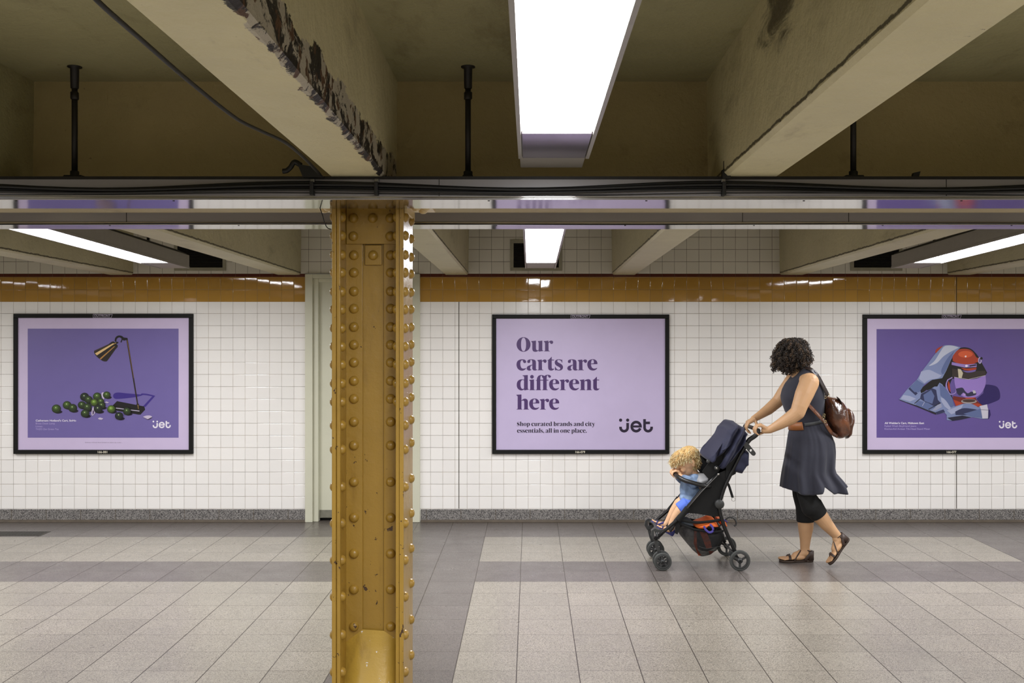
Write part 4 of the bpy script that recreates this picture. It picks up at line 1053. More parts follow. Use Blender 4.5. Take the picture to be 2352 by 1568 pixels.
for i in range(4):
    y = 7.655+.0225*i; e = (.006, .003, .0, -.004)[i]
    fg.append([Vector((bx-.022, y, bz_+.030)), Vector((bx-.034-e*.3, y-.003, bz_+.004)), Vector((bx-.028-e*.5, y-.006, bz_-.022-e)), Vector((bx-.008-e*.3, y-.008, bz_-.034-e))])
pr += hand_prims(W(1731, 962, 7.70), [(bx+.026, 7.672, bz_+.060), (bx+.026, 7.722, bz_+.060), (bx-.018, 7.657, bz_+.036), (bx-.018, 7.724, bz_+.036)], fg,
                 [(bx+.030, 7.672, bz_+.055), (bx+.036, 7.655, bz_+.030), (bx+.032, 7.640, bz_+.006), (bx+.014, 7.634, bz_-.020)])
# stance leg (right, farther) and trailing leg (left, nearer)
GZ = .013
sf = Vector((P(1866, 1285, 7.69).x, 7.69, GZ)); L1 = .248
fp, FQ1 = foot_prims(sf, (-1, -.06, 0), (0, 0, 1), L1); pr += fp
pr += chain((W(1852, 1050, 7.65), .075), (W(1845, 1110, 7.68), .070), (W(1848, 1165, 7.69), .060), (W(1850.5, 1195, 7.69), .060), (W(1850.5, 1212, 7.69), .056), (W(1849.5, 1240, 7.69), .040), (W(1848.5, 1258, 7.69), .034), (FQ1(.20, 0, .22), .034))
a2 = (P(1908, 1289, 7.50)-P(1944, 1240, 7.52)).normalized()
n2 = Vector((-a2.z*-1, 0, a2.x*-1)); n2 = Vector((a2.z, 0, -a2.x)) if Vector((a2.z, 0, -a2.x)).x < 0 else Vector((-a2.z, 0, a2.x))
fp, FQ2 = foot_prims(P(1947, 1236, 7.52), a2, n2, .232); pr += fp
pr += chain((W(1855, 1050, 7.57), .068), (W(1848, 1110, 7.55), .058), (W(1855, 1142, 7.52), .055), (W(1867, 1163, 7.50), .060), (W(1884, 1185, 7.505), .058), (W(1898, 1203, 7.51), .049), (W(1913, 1220, 7.515), .038), (W(1924, 1232, 7.52), .033), (FQ2(.20, 0, .20), .030))
body = fuse('body', pr, .0036, m_skin, woman, 5)
eyes(woman, HL, 1.02, 1, (60, 44, 30))

# dress: bodice and skirt lofted in one
m_dress = NT('charcoal_jersey'); _c = lin((42, 43, 56))
_v = m_dress.pos()[0]
m_dress.set(m_dress.mix(m_dress.noise(300, 2, m_dress.stretch(_v, 1, 1, .12)), tuple(k*.72 for k in _c), tuple(k*1.2 for k in _c)), .82)
m_dress.b.inputs['Sheen Weight'].default_value = .12; m_dress.bump(m_dress.noise(500, 2), .0002); m_dress = m_dress.m
def interp(tab, v):
    if v <= tab[0][0]: return tab[0][1]
    for (a, x), (b, y) in zip(tab, tab[1:]):
        if v <= b:
            t = (v-a)/(b-a); return x+(y-x)*t
    return tab[-1][1]
left = [(845, 1841), (850, 1836.5), (855, 1832), (860, 1827.5), (865, 1823), (870, 1818.5), (874, 1815), (882, 1808), (895, 1801), (912, 1796.5), (925, 1799), (941, 1804), (955, 1810), (970, 1815), (985, 1815), (1000, 1812), (1017, 1810), (1050, 1806), (1080, 1801), (1100, 1798), (1117, 1796), (1135, 1795)]
right = [(845, 1859), (850, 1864), (858, 1872), (866, 1877.5), (878, 1884), (895, 1888.5), (912, 1890), (925, 1891), (941, 1891), (955, 1890.5), (970, 1891), (985, 1898), (1000, 1909), (1017, 1916), (1035, 1917.5), (1050, 1917), (1075, 1915.5), (1085, 1918), (1100, 1931), (1114, 1942), (1135, 1948)]
dep = [(845, .105), (849, .125), (855, .135), (872, .14), (895, .145), (912, .152), (941, .138), (970, .122), (985, .135), (1000, .155), (1040, .185), (1080, .20), (1120, .225)]
hem = [(-1, 1117), (-.82, 1121), (-.5, 1127), (-.25, 1129), (-.02, 1122), (.10, 1108), (.20, 1116), (.38, 1126), (.52, 1125), (.70, 1127), (.85, 1123), (1, 1113)]
NA, NB = 150, 64
mb = MB()
ytop, ywaist = 845, 972
def ring_pt(i, yp, yq, t):
    a = 2*PI*i/NA; c, s = math.cos(a), math.sin(a)
    pw = interp([(845, .55), (900, .72), (950, 1), (1200, 1)], yp); c = math.copysign(abs(c)**pw, c); s = math.copysign(abs(s)**pw, s)
    xl, xr = interp(left, yp), interp(right, yp); cx = (xl+xr)/2; hx = (xr-xl)/2*DW/F
    hy = interp(dep, yp); am = max(0, t)**1.25
    fold = am*(.060*math.sin(9*a+1.8*t+.6)+.040*math.sin(14*a-2.6*t+2)+.018*math.sin(23*a+1)) + (.004*math.sin(30*a) if t > 0 else 0)
    fx = 1+fold*(.35 if abs(c) > .9 else 1); fy = 1+fold*1.6
    if t <= 0: fy = fx = 1
    yc = 7.605 + (.0 if yp > 900 else .0)
    # shoulders turned a little: far shoulder further left
    sk = interp([(849, -.10), (930, -.05), (980, 0), (1130, 0)], yp)
    X = (cx-CX)*DW/F + hx*c*fx + s*hy*sk*.4
    return (X, yc + hy*s*fy*(1 if abs(s) < 1 else 1), H-(yq-HY)*DW/F)
for j in range(NB+1):
    t = j/NB
    for i in range(NA):
        a = 2*PI*i/NA; hm = interp(hem, math.cos(a)) + (2.0 if math.sin(a) > 0 else 0)
        if t < .4: yq = ytop+(ywaist-ytop)*t/.4; ts = 0
        else: ts = (t-.4)/.6; yq = ywaist+(hm-ywaist)*ts
        mb.v.append(ring_pt(i, yq, yq, ts))
for j in range(NB):
    for i in range(NA):
        ii = (i+1) % NA; mb.face((j*NA+i, j*NA+ii, (j+1)*NA+ii, (j+1)*NA+i), True)
mb.face(list(range(NA)), False)
dress = mb.build('dress', m_dress, woman)
so = dress.modifiers.new('thickness', 'SOLIDIFY'); so.thickness = .003; so.offset = 1
# belt: brown leather front, dark cord round the back
def belt(a0, a1, ya, yb, extra, m, name, n=40):
    mb = MB()
    for i in range(n+1):
        a = a0+(a1-a0)*i/n
        for yp in (ya, yb):
            x, y, z = ring_pt(a/(2*PI)*NA, yp-(6*math.cos(a) if yp else 0), yp-(6*math.cos(a)), 0)
            cxp = (interp(left, 975)+interp(right, 975))/2; cw = (cxp-CX)*DW/F
            d = Vector((x-cw, y-7.605, 0)).normalized()*extra; mb.v.append((x+d.x, y+d.y, z))
    for i in range(n): o = i*2; mb.face((o, o+1, o+3, o+2), True)
    ob = mb.build(name, m, woman); s_ = ob.modifiers.new('t', 'SOLIDIFY'); s_.thickness = .004; s_.offset = 0; return ob
belt(math.radians(118), math.radians(242), 963, 981, .007, mat('tan_belt_leather', (150, 92, 48), .5, var=.15), 'belt')
belt(math.radians(-112), math.radians(112), 966, 973, .008, mat('dark_belt_cord', (66, 68, 70), .7), 'belt_back', 60)
# capri leggings
m_leg = mat('black_leggings', (9, 9, 10), .85, var=.3)
pr = chain((W(1853, 1060, 7.64), .09), (W(1843, 1108, 7.68), .080), (W(1845, 1135, 7.685), .079), (W(1849, 1160, 7.69), .071)) + [('k', W(1849, 1158, 7.69), .0705, W(1851, 1197.5, 7.69), .0680)]
pr += chain((W(1860, 1060, 7.57), .09), (W(1848, 1110, 7.54), .070), (W(1853, 1140, 7.51), .066), (W(1865, 1164, 7.50), .080)) + [('k', W(1865, 1161, 7.50), .078, W(1883, 1184, 7.503), .0640)]
fuse('leggings', pr, .006, m_leg, woman, 4)
# sandals
m_str = mat('dark_brown_strap', (58, 42, 34), .5, var=.2); m_sole = mat('brown_sole', (62, 48, 38), .7)
def sandal(FQ, L, m, ms, tw=.04, name='sandal', parent=None, kid=False):
    sh = [(-.03, .0), (0, .07), (.08, .13), (.3, .115), (.5, .13), (.7, .19), (.85, .175), (.97, .10), (1.02, 0), (.97, -.11), (.85, -.19), (.7, -.20), (.5, -.15), (.3, -.12), (.08, -.13), (0, -.07)]
    o = resample(crv(' '.join('%f,%f' % p for p in sh), True, 4), 40)
    mb = MB(); n = len(o)
    for z in (.008, -.048):
        for x, y in o: mb.v.append(tuple(FQ(x, y, z)))
    mb.face(list(range(n))); mb.face([n+i for i in range(n)][::-1])
    for i in range(n): mb.face((i, (i+1) % n, n+(i+1) % n, n+i), True)
    root = mb.build(name, ms, parent)
    def bnd(pts, w=tw):
        q = spl([FQ(*p) for p in pts], 5); mbb = MB(); up = FQ(0, 0, 1)-FQ(0, 0, 0)
        mbb.tube(q, 1.0, 8, flat=(w*L/2, .009*L/2+.0008), up=FQ(1, 0, 0)-FQ(0, 0, 0)); return mbb
    def arc(x0, x1, ry, h, zc_=.05): return [(x0+(x1-x0)*i/8, ry*math.cos(PI*i/8), zc_+h*abs(math.sin(PI*i/8))) for i in range(9)]
    bnd(arc(.74, .70, .195, .115), .075).build('toe_strap', m, root)
    bnd([(.80, .0, .11), (.74, 0, .155), (.68, 0, .17)], .05).build('toe_loop', m, root)
    bnd([(.60, -.16, .0), (.50, -.135, .16), (.38, -.06, .285), (.26, .06, .34), (.16, .13, .30), (.06, .10, .27)]).build('cross_strap', m, root)
    bnd([(.60, .16, .0), (.50, .135, .16), (.38, .06, .287), (.28, -.08, .34), (.16, -.138, .30), (.06, -.11, .27), (0, 0, .26), (.06, .11, .27)]).build('cross_strap', m, root)
    bnd([(.26, -.13, .0), (.18, -.142, .12), (.08, -.115, .24)], .09).build('heel_strap', m, root)
    bnd([(.26, .13, .0), (.18, .142, .12), (.08, .115, .24)], .09).build('heel_strap', m, root)
    mbb = MB(); k = 12
    for i in range(k+1):
        a = math.radians(75+210*i/k)
        for z in (.0, .27): mbb.v.append(tuple(FQ(.11+.150*math.cos(a), .142*math.sin(a), z)))
    for i in range(k): mbb.face((i*2, i*2+1, i*2+3, i*2+2), True)
    hc = mbb.build('heel_cup', m, root); q = hc.modifiers.new('t', 'SOLIDIFY'); q.thickness = .003
    return root
sandal(FQ1, L1, m_str, m_sole, parent=woman); sandal(FQ2, .232, m_str, m_sole, parent=woman)

# hair: curls
def hair(parent, base, curls, mats, name='hair', lift=.55, puff=.012, L=(.05, .1), rad=.008, thick=.0028, seed=3, down=.7, skip=None, ctr=None, turns=(2.0, 4.0), base_mat=None, vox=.006):
    hb = fuse(name, base, vox, base_mat or mats[0], parent, 4, warp=lambda p: p + (p-ctr).normalized()*.006*noise.noise(p*55))
    rg = random.Random(seed); mb = MB(); vs = hb.data.vertices; n = len(vs); c = 0
    while c < curls:
        v = vs[rg.randrange(n)]; nn = v.normal; p = v.co.copy()
        if skip and skip(p): continue
        c += 1; ln = rg.uniform(*L); tn = rg.uniform(*turns); ph = rg.uniform(0, 6.28); rr = rad*rg.uniform(.6, 1.2)
        d = (nn*lift + Vector((rg.uniform(-.35, .35), rg.uniform(-.35, .35), -down))).normalized()
        a = d.orthogonal().normalized(); e = d.cross(a); k = int(8*tn); pts = []
        for i in range(k+1):
            t = i/k; an = ph+2*PI*tn*t; q = rr*min(1, t*4)*(1-.25*t)
            pts.append(p - nn*.006 + d*ln*t + nn*(puff*math.sin(PI*t*.9)) + a*q*math.cos(an) + e*q*math.sin(an))
        mb.cur = rg.randrange(len(mats)); mb.tube(pts, [thick*(1-.55*abs(2*i/k-1)**3) for i in range(k+1)], 5, caps=False)
    o = mb.build('curls', mats, hb); return hb
def hm(name, rgb, rough=.38): return mat(name, rgb, rough, var=.35, scale=90, spec=.6)
hc = P(1818, 812, 7.65)
hb = [('e', P(1818, 806, 7.645), (.092, .100, .098)), ('e', P(1832, 816, 7.60), (.078, .080, .076)), ('e', P(1810, 822, 7.60), (.080, .055, .080)), ('e', P(1800, 820, 7.66), (.066, .055, .075)), ('e', P(1790, 834, 7.64), (.034, .045, .052)), ('e', P(1843, 822, 7.66), (.045, .07, .050)), ('e', P(1824, 800, 7.66), (.090, .09, .082))]
ff = Vector(hf).normalized()
hair(woman, hb, 1100, [hm('dark_brown_hair', (48, 37, 28)), hm('darkest_brown_hair', (32, 25, 20)), hm('mid_brown_hair', (92, 72, 52)), hm('dark_brown_hair_two', (40, 31, 25))], seed=5, L=(.03, .06), rad=.0075, thick=.0022,
     skip=lambda p: ((p-hc).normalized().dot(ff) > .86 and p.z < hc.z+.05) or ((p-hc).dot(ff) > .02 and p.z < hc.z-.10), ctr=hc, base_mat=mat('matte_dark_hair', (34, 26, 21), .9, var=.5, scale=60))

# ================================================================ leather backpack
m_lea = NT('glossy_brown_leather'); _c = lin((112, 66, 40)); _v = m_lea.pos()[0]
_f = m_lea.noise(9, 3, None, .5, .4)
m_lea.set(m_lea.mix(m_lea.ramp(_f, .35, .68), lin((64, 36, 22)), _c), .24, spec=.6, coat=.35); m_lea.b.inputs['Coat Roughness'].default_value = .12
m_lea.bump(m_lea.noise(14, 3, None, .5, .6), .008); m_lea = m_lea.m
m_ldk = mat('dark_strap_leather', (34, 22, 18), .35, var=.3); m_brs = mat('pale_brass_buckle', (190, 170, 120), .3, .9)
pk = thing('backpack', 'glossy brown leather backpack hanging from the back of the woman', 'backpack', (P(1925, 1000, 7.6).x, 7.6, P(1925, 1007, 7.6).z))
def crease(p):
    q = noise.noise(p*13); q2 = noise.noise(Vector((p.x*9+4, p.y*16, p.z*7)))
    return p + Vector((.006*q2, .022*q*(1 if p.y < 7.6 else -1)*.8, .005*q))
ol = PX("1893,912 1900,909 1910,911 1922,914 1933,924 1941,940 1944,960 1946,985 1944,1000 1934,1004 1926,1006.5 1914,1000 1904,986 1896,971 1892,950 1890,930", 7.6, n=90)
pillow(ol, 7.60, .15, m_lea, 'bag_body', pk, p=2.6, rings=14, disp=crease)
ol = PX("1936,938! 1942,936.5 1950,938! 1955,946 1957.5,956 1957,968 1953,982 1950,1001! 1943.5,1008! 1937,1002! 1934,985 1932,960", 7.6, n=60)
pillow(ol, 7.60, .10, m_lea, 'front_pocket', pk, p=3, rings=9, disp=crease)
mb = strap(spl([W(1923, 913, 7.52), W(1929, 919, 7.50), W(1933, 930, 7.495), W(1931, 942, 7.50)]), .035, .008); mb.build('flap_strap', m_ldk, pk)
def bagstrap(pts, w, m, nm): mb = strap(spl([W(*p) for p in pts]), w, .006, up=(.75, .65, .3)); return mb.build(nm, m, pk)
bagstrap([(1848, 846, 7.50), (1856, 845.5, 7.49), (1866, 850.5, 7.48), (1878, 863, 7.475), (1890, 885, 7.48), (1902, 908, 7.50)], .042, m_ldk, 'shoulder_strap')
bagstrap([(1848, 850, 7.72), (1856, 850, 7.71), (1866, 856, 7.70), (1880, 872, 7.69), (1898, 908, 7.66)], .030, m_ldk, 'shoulder_strap')
mb = strap(spl([W(1846, 918, 7.46), W(1856, 928, 7.445), W(1870, 943, 7.445), (W(1886, 960, 7.455)), W(1895, 970, 7.46), W(1901, 980, 7.46), W(1911, 994, 7.48), W(1924, 1001, 7.50)]), .032, .006, up=(.8, .5, .6)); mb.build('lower_strap', m_lea, pk)
for px, py, D in ((1895.5, 968, 7.443), (1893, 953, 7.455), (1903, 907, 7.50), (1896, 912, 7.51), (1892, 958, 7.45)):
    c = W(px, py, D); mb = MB(); mb.tube([c+Vector((.009*math.cos(t*PI/6), .002, .009*math.sin(t*PI/6))) for t in range(12)], .0018, 6, closed=True); mb.build('buckle_ring', m_brs, pk)
# ================================================================ stroller
YN, YF = 7.42, 7.86
def SP(px, py, Y=YN): return Vector(((px-CX)*YN/F, Y, H-(py-HY)*YN/F))
m_tube = mat('black_powder_coat', (20, 20, 21), .32, .2, var=.1); m_plas = mat('grey_black_plastic', (52, 53, 53), .4, var=.1)
m_tyre = mat('dark_grey_tyre', (66, 68, 66), .6, var=.15); m_mesh = mat('black_seat_fabric', (8, 8, 8), .85, var=.3, bump=.0006, bscale=300)
m_edge = mat('worn_tube_edge', (88, 86, 84), .35, .4); m_foam = mat('black_foam', (24, 23, 23), .38, var=.2)
st = thing('stroller', 'black folding stroller with a navy canopy carrying a toddler, pushed by the woman', 'stroller', (SP(1600, 1290).x, 7.64, 0))
def spart(name, mb, m=m_tube, bevel=0): return mb.build(name, m, st, bevel=bevel)
def tb(pts, r, n=12): mb = MB(); mb.tube(pts, r, n); return mb
for Y in (YN, YF):
    ft = spart('front_leg', tb([SP(1504, 1238, Y), SP(1530, 1215.5, Y), SP(1560, 1190, Y), SP(1582, 1161, Y), SP(1611, 1126, Y), SP(1632, 1105, Y), SP(1650, 1087, Y)], .0125))
    spart('push_tube', tb(spl([SP(1654, 1152, Y), SP(1664, 1120, Y), SP(1678, 1090, Y), SP(1700, 1046, Y), SP(1716, 1017, Y)]), .0125))
    spart('rear_leg', tb(spl([SP(1650, 1152, Y), SP(1656, 1185, Y), SP(1667, 1218, Y), Vector((1.485, Y, .11))]), .014))
    Yo = Y-.022 if Y == YN else Y+.022
    mb = MB(); mb.tube([SP(1578, 1166, Yo), SP(1598, 1142, Yo), SP(1611, 1127, Yo), SP(1649, 1088, Yo)], 1, 8, flat=(.004, .004)); spart('side_rail', mb, m_edge)
    mb = MB(); mb.lathe(SP(1652, 1157, Y), (0, 1, 0), [(.0001, -.022), (.030, -.022), (.034, -.016), (.034, .016), (.03, .022), (.0001, .022)], 24); spart('pivot_hub', mb, m_plas)
    g = spart('handle_grip', tb(spl([SP(1715, 1018, Y), SP(1722, 1009, Y), SP(1731, 1003, Y), SP(1738, 997, Y), Vector((bx, Y, bz_))]), [.0125, .0145, .016]+[.0165]*22, 14), m_foam)
mb = tb([Vector((bx, YN, bz_)), Vector((bx, 7.6, bz_+.002)), Vector((bx, YF, bz_))], .0145, 14); spart('crossbar', mb, m_foam)
for Y in (YN, YF):
    mb = MB(); mb.tube(spl([SP(1556, 1196, Y), SP(1564, 1186, Y), SP(1572, 1176, Y), SP(1580, 1165, Y)]), [.015]+[.021]*17+[.014], 12); spart('foam_sleeve', mb, m_mesh)
# folding lever with a finger hole
c0, c1 = SP(1712, 1020), SP(1729.5, 1040.5); d = (c1-c0).normalized(); nx = Vector((-d.z, 0, d.x)); lp = []
for i in range(13): a = PI/2+PI*i/12; q = c0+d*(.019*math.cos(a))+nx*(.019*math.sin(a)); lp.append((q.x, q.z))
for i in range(13): a = -PI/2+PI*i/12; q = c1+d*(.016*math.cos(a))+nx*(.016*math.sin(a)); lp.append((q.x, q.z))
hc2 = c0.lerp(c1, .66); hole = [(hc2.x+.0095*math.cos(t*PI/8), hc2.z+.0095*math.sin(t*PI/8)) for t in range(16)]
mb = MB(); mb.prism([lp, hole], YN-.02, YN-.006); spart('fold_lever', mb, m_plas, .0015)
# axles, castors, wheels
mb = MB(); mb.tube([(1.485, YN-.01, .10), (1.485, YF+.01, .10)], .010, 12); spart('rear_axle', mb)
mb = MB(); mb.tube(spl([SP(1512, 1238, YN), SP(1508, 1222, YN+.02), SP(1512, 1217, 7.64), SP(1508, 1222, YF-.02), SP(1512, 1238, YF)]), .010, 10); spart('footrest_bar', mb, m_plas)
def wheel(cx, cy, R_, wd, spokes, nm='wheel', solid=False):
    c = Vector((cx, cy, R_)); mb = MB()
    ri = R_*.80
    mb.lathe(c, (0, 1, 0), [(ri-.010, -wd*.36), (ri, -wd*.45), (ri+.003, -wd*.3), (ri+.003, wd*.3), (ri, wd*.45), (ri-.010, wd*.36), (ri-.012, 0), (ri-.010, -wd*.36)], 40)
    for k in range(spokes):
        a = 2*PI*k/spokes + .52; dr = Vector((math.cos(a), 0, math.sin(a))); e = Vector((-dr.z, 0, dr.x)); w_ = R_*.10
        p = [c+dr*R_*.16-e*w_, c+dr*R_*.16+e*w_, c+dr*(ri-.004)+e*w_, c+dr*(ri-.004)-e*w_]
        mb.hexa([q+Vector((0, -wd*.22, 0)) for q in p]+[q+Vector((0, wd*.22, 0)) for q in p])
    mb.lathe(c, (0, 1, 0), [(.0001, -wd*.55), (R_*.13, -wd*.55), (R_*.16, -wd*.48), (R_*.27, -wd*.3), (R_*.27, wd*.3), (R_*.16, wd*.48), (.0001, wd*.5)], 24)
    o = spart(nm, mb, m_plas)
    t = MB(); t.lathe(c, (0, 1, 0), [(ri+.001, -wd*.42), (R_*.93, -wd*.5), (R_*.985, -wd*.34), (R_, 0), (R_*.985, wd*.34), (R_*.93, wd*.5), (ri+.001, wd*.42)], 48)
    t.build('tyre', m_tyre, o); mb = MB(); mb.lathe(c+Vector((0, -wd*.56, 0)), (0, 1, 0), [(.0001, -.001), (R_*.10, 0), (R_*.12, .004)], 16); mb.build('hub_cap', m_mesh, o)
    return o
RF, RR = .0645, .0745
for y in (7.392, 7.472, 7.795, 7.875): wheel(.951, y, RF, .024, 5)
for y in (7.385, 7.885): wheel(1.503, y, RR, .026, 3)
for yc in (7.432, 7.835):
    mb = MB(); mb.tube([(.951, yc-.045, RF), (.951, yc+.045, RF)], .007, 10); spart('front_axle', mb)
    mb = MB(); mb.prism([[(q.x, q.z) for q in (SP(1501, 1236), SP(1509, 1238), SP(1514, 1256), SP(1525, 1281), SP(1518, 1286), SP(1507, 1260))]], yc-.009, yc+.009); spart('castor_fork', mb, m_plas, .003)
    ol = [(q.x, q.z) for q in (SP(1497, 1218), SP(1504, 1213), SP(1512, 1216), SP(1530, 1217), SP(1523, 1228), SP(1510, 1240), SP(1501, 1241), SP(1495, 1230))]
    hl = [(q.x, q.z) for q in (SP(1502, 1220), SP(1510, 1222), SP(1517, 1223), SP(1509, 1231), SP(1503, 1232))]
    mb = MB(); mb.prism([ol, hl], yc-.012, yc+.012); spart('castor_bracket', mb, m_plas, .003)
# rear foot brake and mudguard arm
mb = MB(); mb.prism([[(q.x, q.z) for q in (SP(1676, 1262), SP(1690, 1272), SP(1703, 1284), SP(1700, 1292), SP(1686, 1285), SP(1672, 1272))]], YN-.006, YN+.012); spart('brake_arm', mb, m_plas, .003)
# seat: side wings, back and bottom
def SO(txt, n=None, k=4):
    o = [((x-CX)*YN/F, H-(y-HY)*YN/F) for x, y in crv(txt, True, k)]; return resample(o, n) if n else o
wing = SO("1650,1086! 1612,1126! 1590,1152! 1574,1172! 1583,1178 1600,1180 1620,1183! 1642,1187! 1653,1186! 1651,1168! 1655,1148! 1664,1118! 1678,1088! 1694,1056! 1680,1050! 1662,1062!")
up_ = SO("1613,1083! 1626,1066! 1645,1046! 1664,1030! 1690,1040! 1694,1056! 1672,1078! 1650,1087! 1630,1102!")
for Y in (YN+.010, YF-.018):
    mb = MB(); mb.prism([wing], Y, Y+.008); spart('seat_wing', mb, m_mesh)
    mb = MB(); mb.prism([up_], Y, Y+.008); spart('headrest_wing', mb, m_mesh)
def panel(pts, th, name, m, y0=YN+.012, y1=YF-.012, sag=.0):
    mb = MB(); k = len(pts); nn = 12
    for side in (0, 1):
        for j in range(nn+1):
            y = y0+(y1-y0)*j/nn; sg = sag*math.sin(PI*j/nn)
            for i, q in enumerate(pts):
                a = pts[max(i-1, 0)]; b = pts[min(i+1, k-1)]; d = (b-a).normalized(); nv = Vector((-d.z, 0, d.x))
                p = q + nv*(th*side+sg); mb.v.append((p.x, y, p.z))
    o2 = (nn+1)*k
    for j in range(nn):
        for i in range(k-1):
            a = j*k+i; mb.face((a, a+1, a+k+1, a+k), True); mb.face((o2+a, o2+a+k, o2+a+k+1, o2+a+1), True)
    for j in range(nn):
        for i in (0, k-1): a = j*k+i; mb.face((a, a+k, o2+a+k, o2+a), False)
    for j in (0, nn):
        for i in range(k-1): a = j*k+i; mb.face((a, o2+a, o2+a+1, a+1), False)
    return spart(name, mb, m)
panel([SP(1668, 1026), SP(1662, 1050), SP(1650, 1090), SP(1640, 1130), SP(1634, 1165)], .012, 'seat_back', m_mesh)
panel([SP(1634, 1168), SP(1612, 1172), SP(1590, 1172), SP(1574, 1176), SP(1562, 1188), SP(1553, 1200)], .014, 'seat_bottom', m_mesh)
panel([SP(1553, 1200), SP(1546, 1214), SP(1540, 1222)], .006, 'calf_panel', m_mesh)
# bumper bar
m_bb = m_foam
mb = tb(spl([SP(1632, 1118, YN+.02), SP(1618, 1115, YN-.012), SP(1598, 1110, YN-.01), SP(1574, 1104, YN+.02), SP(1561, 1098, YN+.09), SP(1558, 1096, 7.64), SP(1561, 1098, YF-.09), SP(1574, 1104, YF-.02), SP(1598, 1110, YF+.01), SP(1618, 1115, YF+.012), SP(1632, 1118, YF-.02)]), .0155, 14); spart('bumper_bar', mb, m_bb)
mb = MB(); mb.lathe(SP(1645, 1074, YN-.008), (0, -1, 0), [(.0001, .008), (.009, .008), (.016, .004), (.017, 0)], 20); jb = spart('canopy_joint', mb, m_plas)
mb = MB(); mb.lathe(SP(1645, 1074, YN-.016), (0, -1, 0), [(.0001, .002), (.0035, .002), (.007, .001), (.007, 0)], 16); mb.build('silver_rivet', mat('silver', (190, 188, 184), .25, .9), jb)
mb = MB(); mb.lathe(SP(1648.5, 1087.5, YN-.028), (0, -1, 0), [(.0001, .004), (.006, .003), (.008, 0)], 12); spart('tube_cap', mb, mat('silver', (190, 188, 184), .25, .9))
# canopy
m_nav = NT('navy_canopy_cloth'); _c = lin((30, 33, 60)); _v = m_nav.pos()[0]
m_nav.set(m_nav.mix(m_nav.noise(30, 4), tuple(k*.7 for k in _c), tuple(k*1.25 for k in _c)), .72); m_nav.b.inputs['Sheen Weight'].default_value = .08; m_nav.bump(m_nav.noise(340, 2), .0003); m_nav = m_nav.m
dir_ = (SP(1650, 1080)-SP(1700, 985)).normalized(); per = Vector((-dir_.z, 0, dir_.x))
def folds(p):
    u = (p-SP(1680, 1030)).dot(per); v = (p-SP(1680, 1030)).dot(dir_)
    s_ = 1 if p.y < 7.64 else -1; fan = u/(1.25-.9*v/.45 if v > 0 else 1.25)
    q = 1.4*(1-2*abs(math.sin(fan*70+1.2)))+.5*math.sin(fan*133+v*9) + 1.0*noise.noise(p*14)
    edge = min(1, abs(p.y-7.64)/.2)
    return p + Vector((0, s_*.020*q*edge, 0)) + per*(.008*noise.noise(Vector((p.y*20, v*8, 1.3)))) + dir_*(-.012*noise.noise(Vector((p.y*14, u*20, 4.2))))
ol = SO("1648,1076! 1655,1080! 1660,1084! 1672,1072 1690,1048 1704,1030 1714,1014! 1716,1002! 1720,995! 1709,981 1700,976 1696,972! 1690,973! 1683,979 1672,986! 1671,993! 1665,1006 1658,1022 1652,1034 1646,1041! 1652,1039 1664,1026 1672,1022 1666,1040 1660,1060", n=110)
pillow(ol, 7.64, .265, m_nav, 'canopy', st, p=5, rings=20, disp=folds, ctr=(SP(1684, 1012).x, SP(1684, 1012).z))
ol = SO("1628,1056! 1632,1050 1642,1041! 1657,1018 1668,1003! 1678,998! 1678,1026! 1662,1040 1646,1054 1638,1064! 1630,1062!", n=70)
pillow(ol, 7.64, .245, m_nav, 'canopy_front_fold', st, p=6, rings=12, disp=folds, ctr=(SP(1650, 1030).x, SP(1650, 1030).z))
mb = MB(); mb.lathe(SP(1626, 1059, YN-.012), (0, -1, 0), [(.0001, .010), (.010, .009), (.0135, .004), (.0135, -.012)], 20); spart('canopy_hinge_knob', mb, m_plas)
ol = SO("1700,1040! 1712,1030! 1723,1036! 1723.5,1070! 1719,1072! 1711,1083 1706,1091! 1684,1086! 1682,1078! 1690,1058!", n=60)
pillow(ol, 7.64, .235, m_nav, 'canopy_rear_flap', st, p=5, rings=9, disp=lambda p: p+Vector((.005*noise.noise(p*11), .01*noise.noise(p*16), .004*noise.noise(p*21))))
mb = MB(); mb.prism([SO("1668,1062! 1690,1028! 1712,1016! 1720,1022! 1712,1034! 1696,1066! 1690,1088! 1668,1100!")], YN+.004, YN+.014); spart('side_panel', mb, m_mesh)
# strap with ring
mb = strap(spl([SP(1669, 1110, 7.45), SP(1674, 1113, 7.44), SP(1679, 1127, 7.44), SP(1684, 1143, 7.44)]), .018, .003, up=(1, 0, .3)); o = spart('hanging_strap', mb, m_mesh)
c = SP(1686, 1147.5, 7.44); mb = MB(); mb.tube([c+Vector((.0135*math.cos(t*PI/7), 0, .0135*math.sin(t*PI/7))) for t in range(14)], .0018, 6, closed=True); mb.build('strap_ring', mat('silver', (190, 188, 184), .25, .9), o)
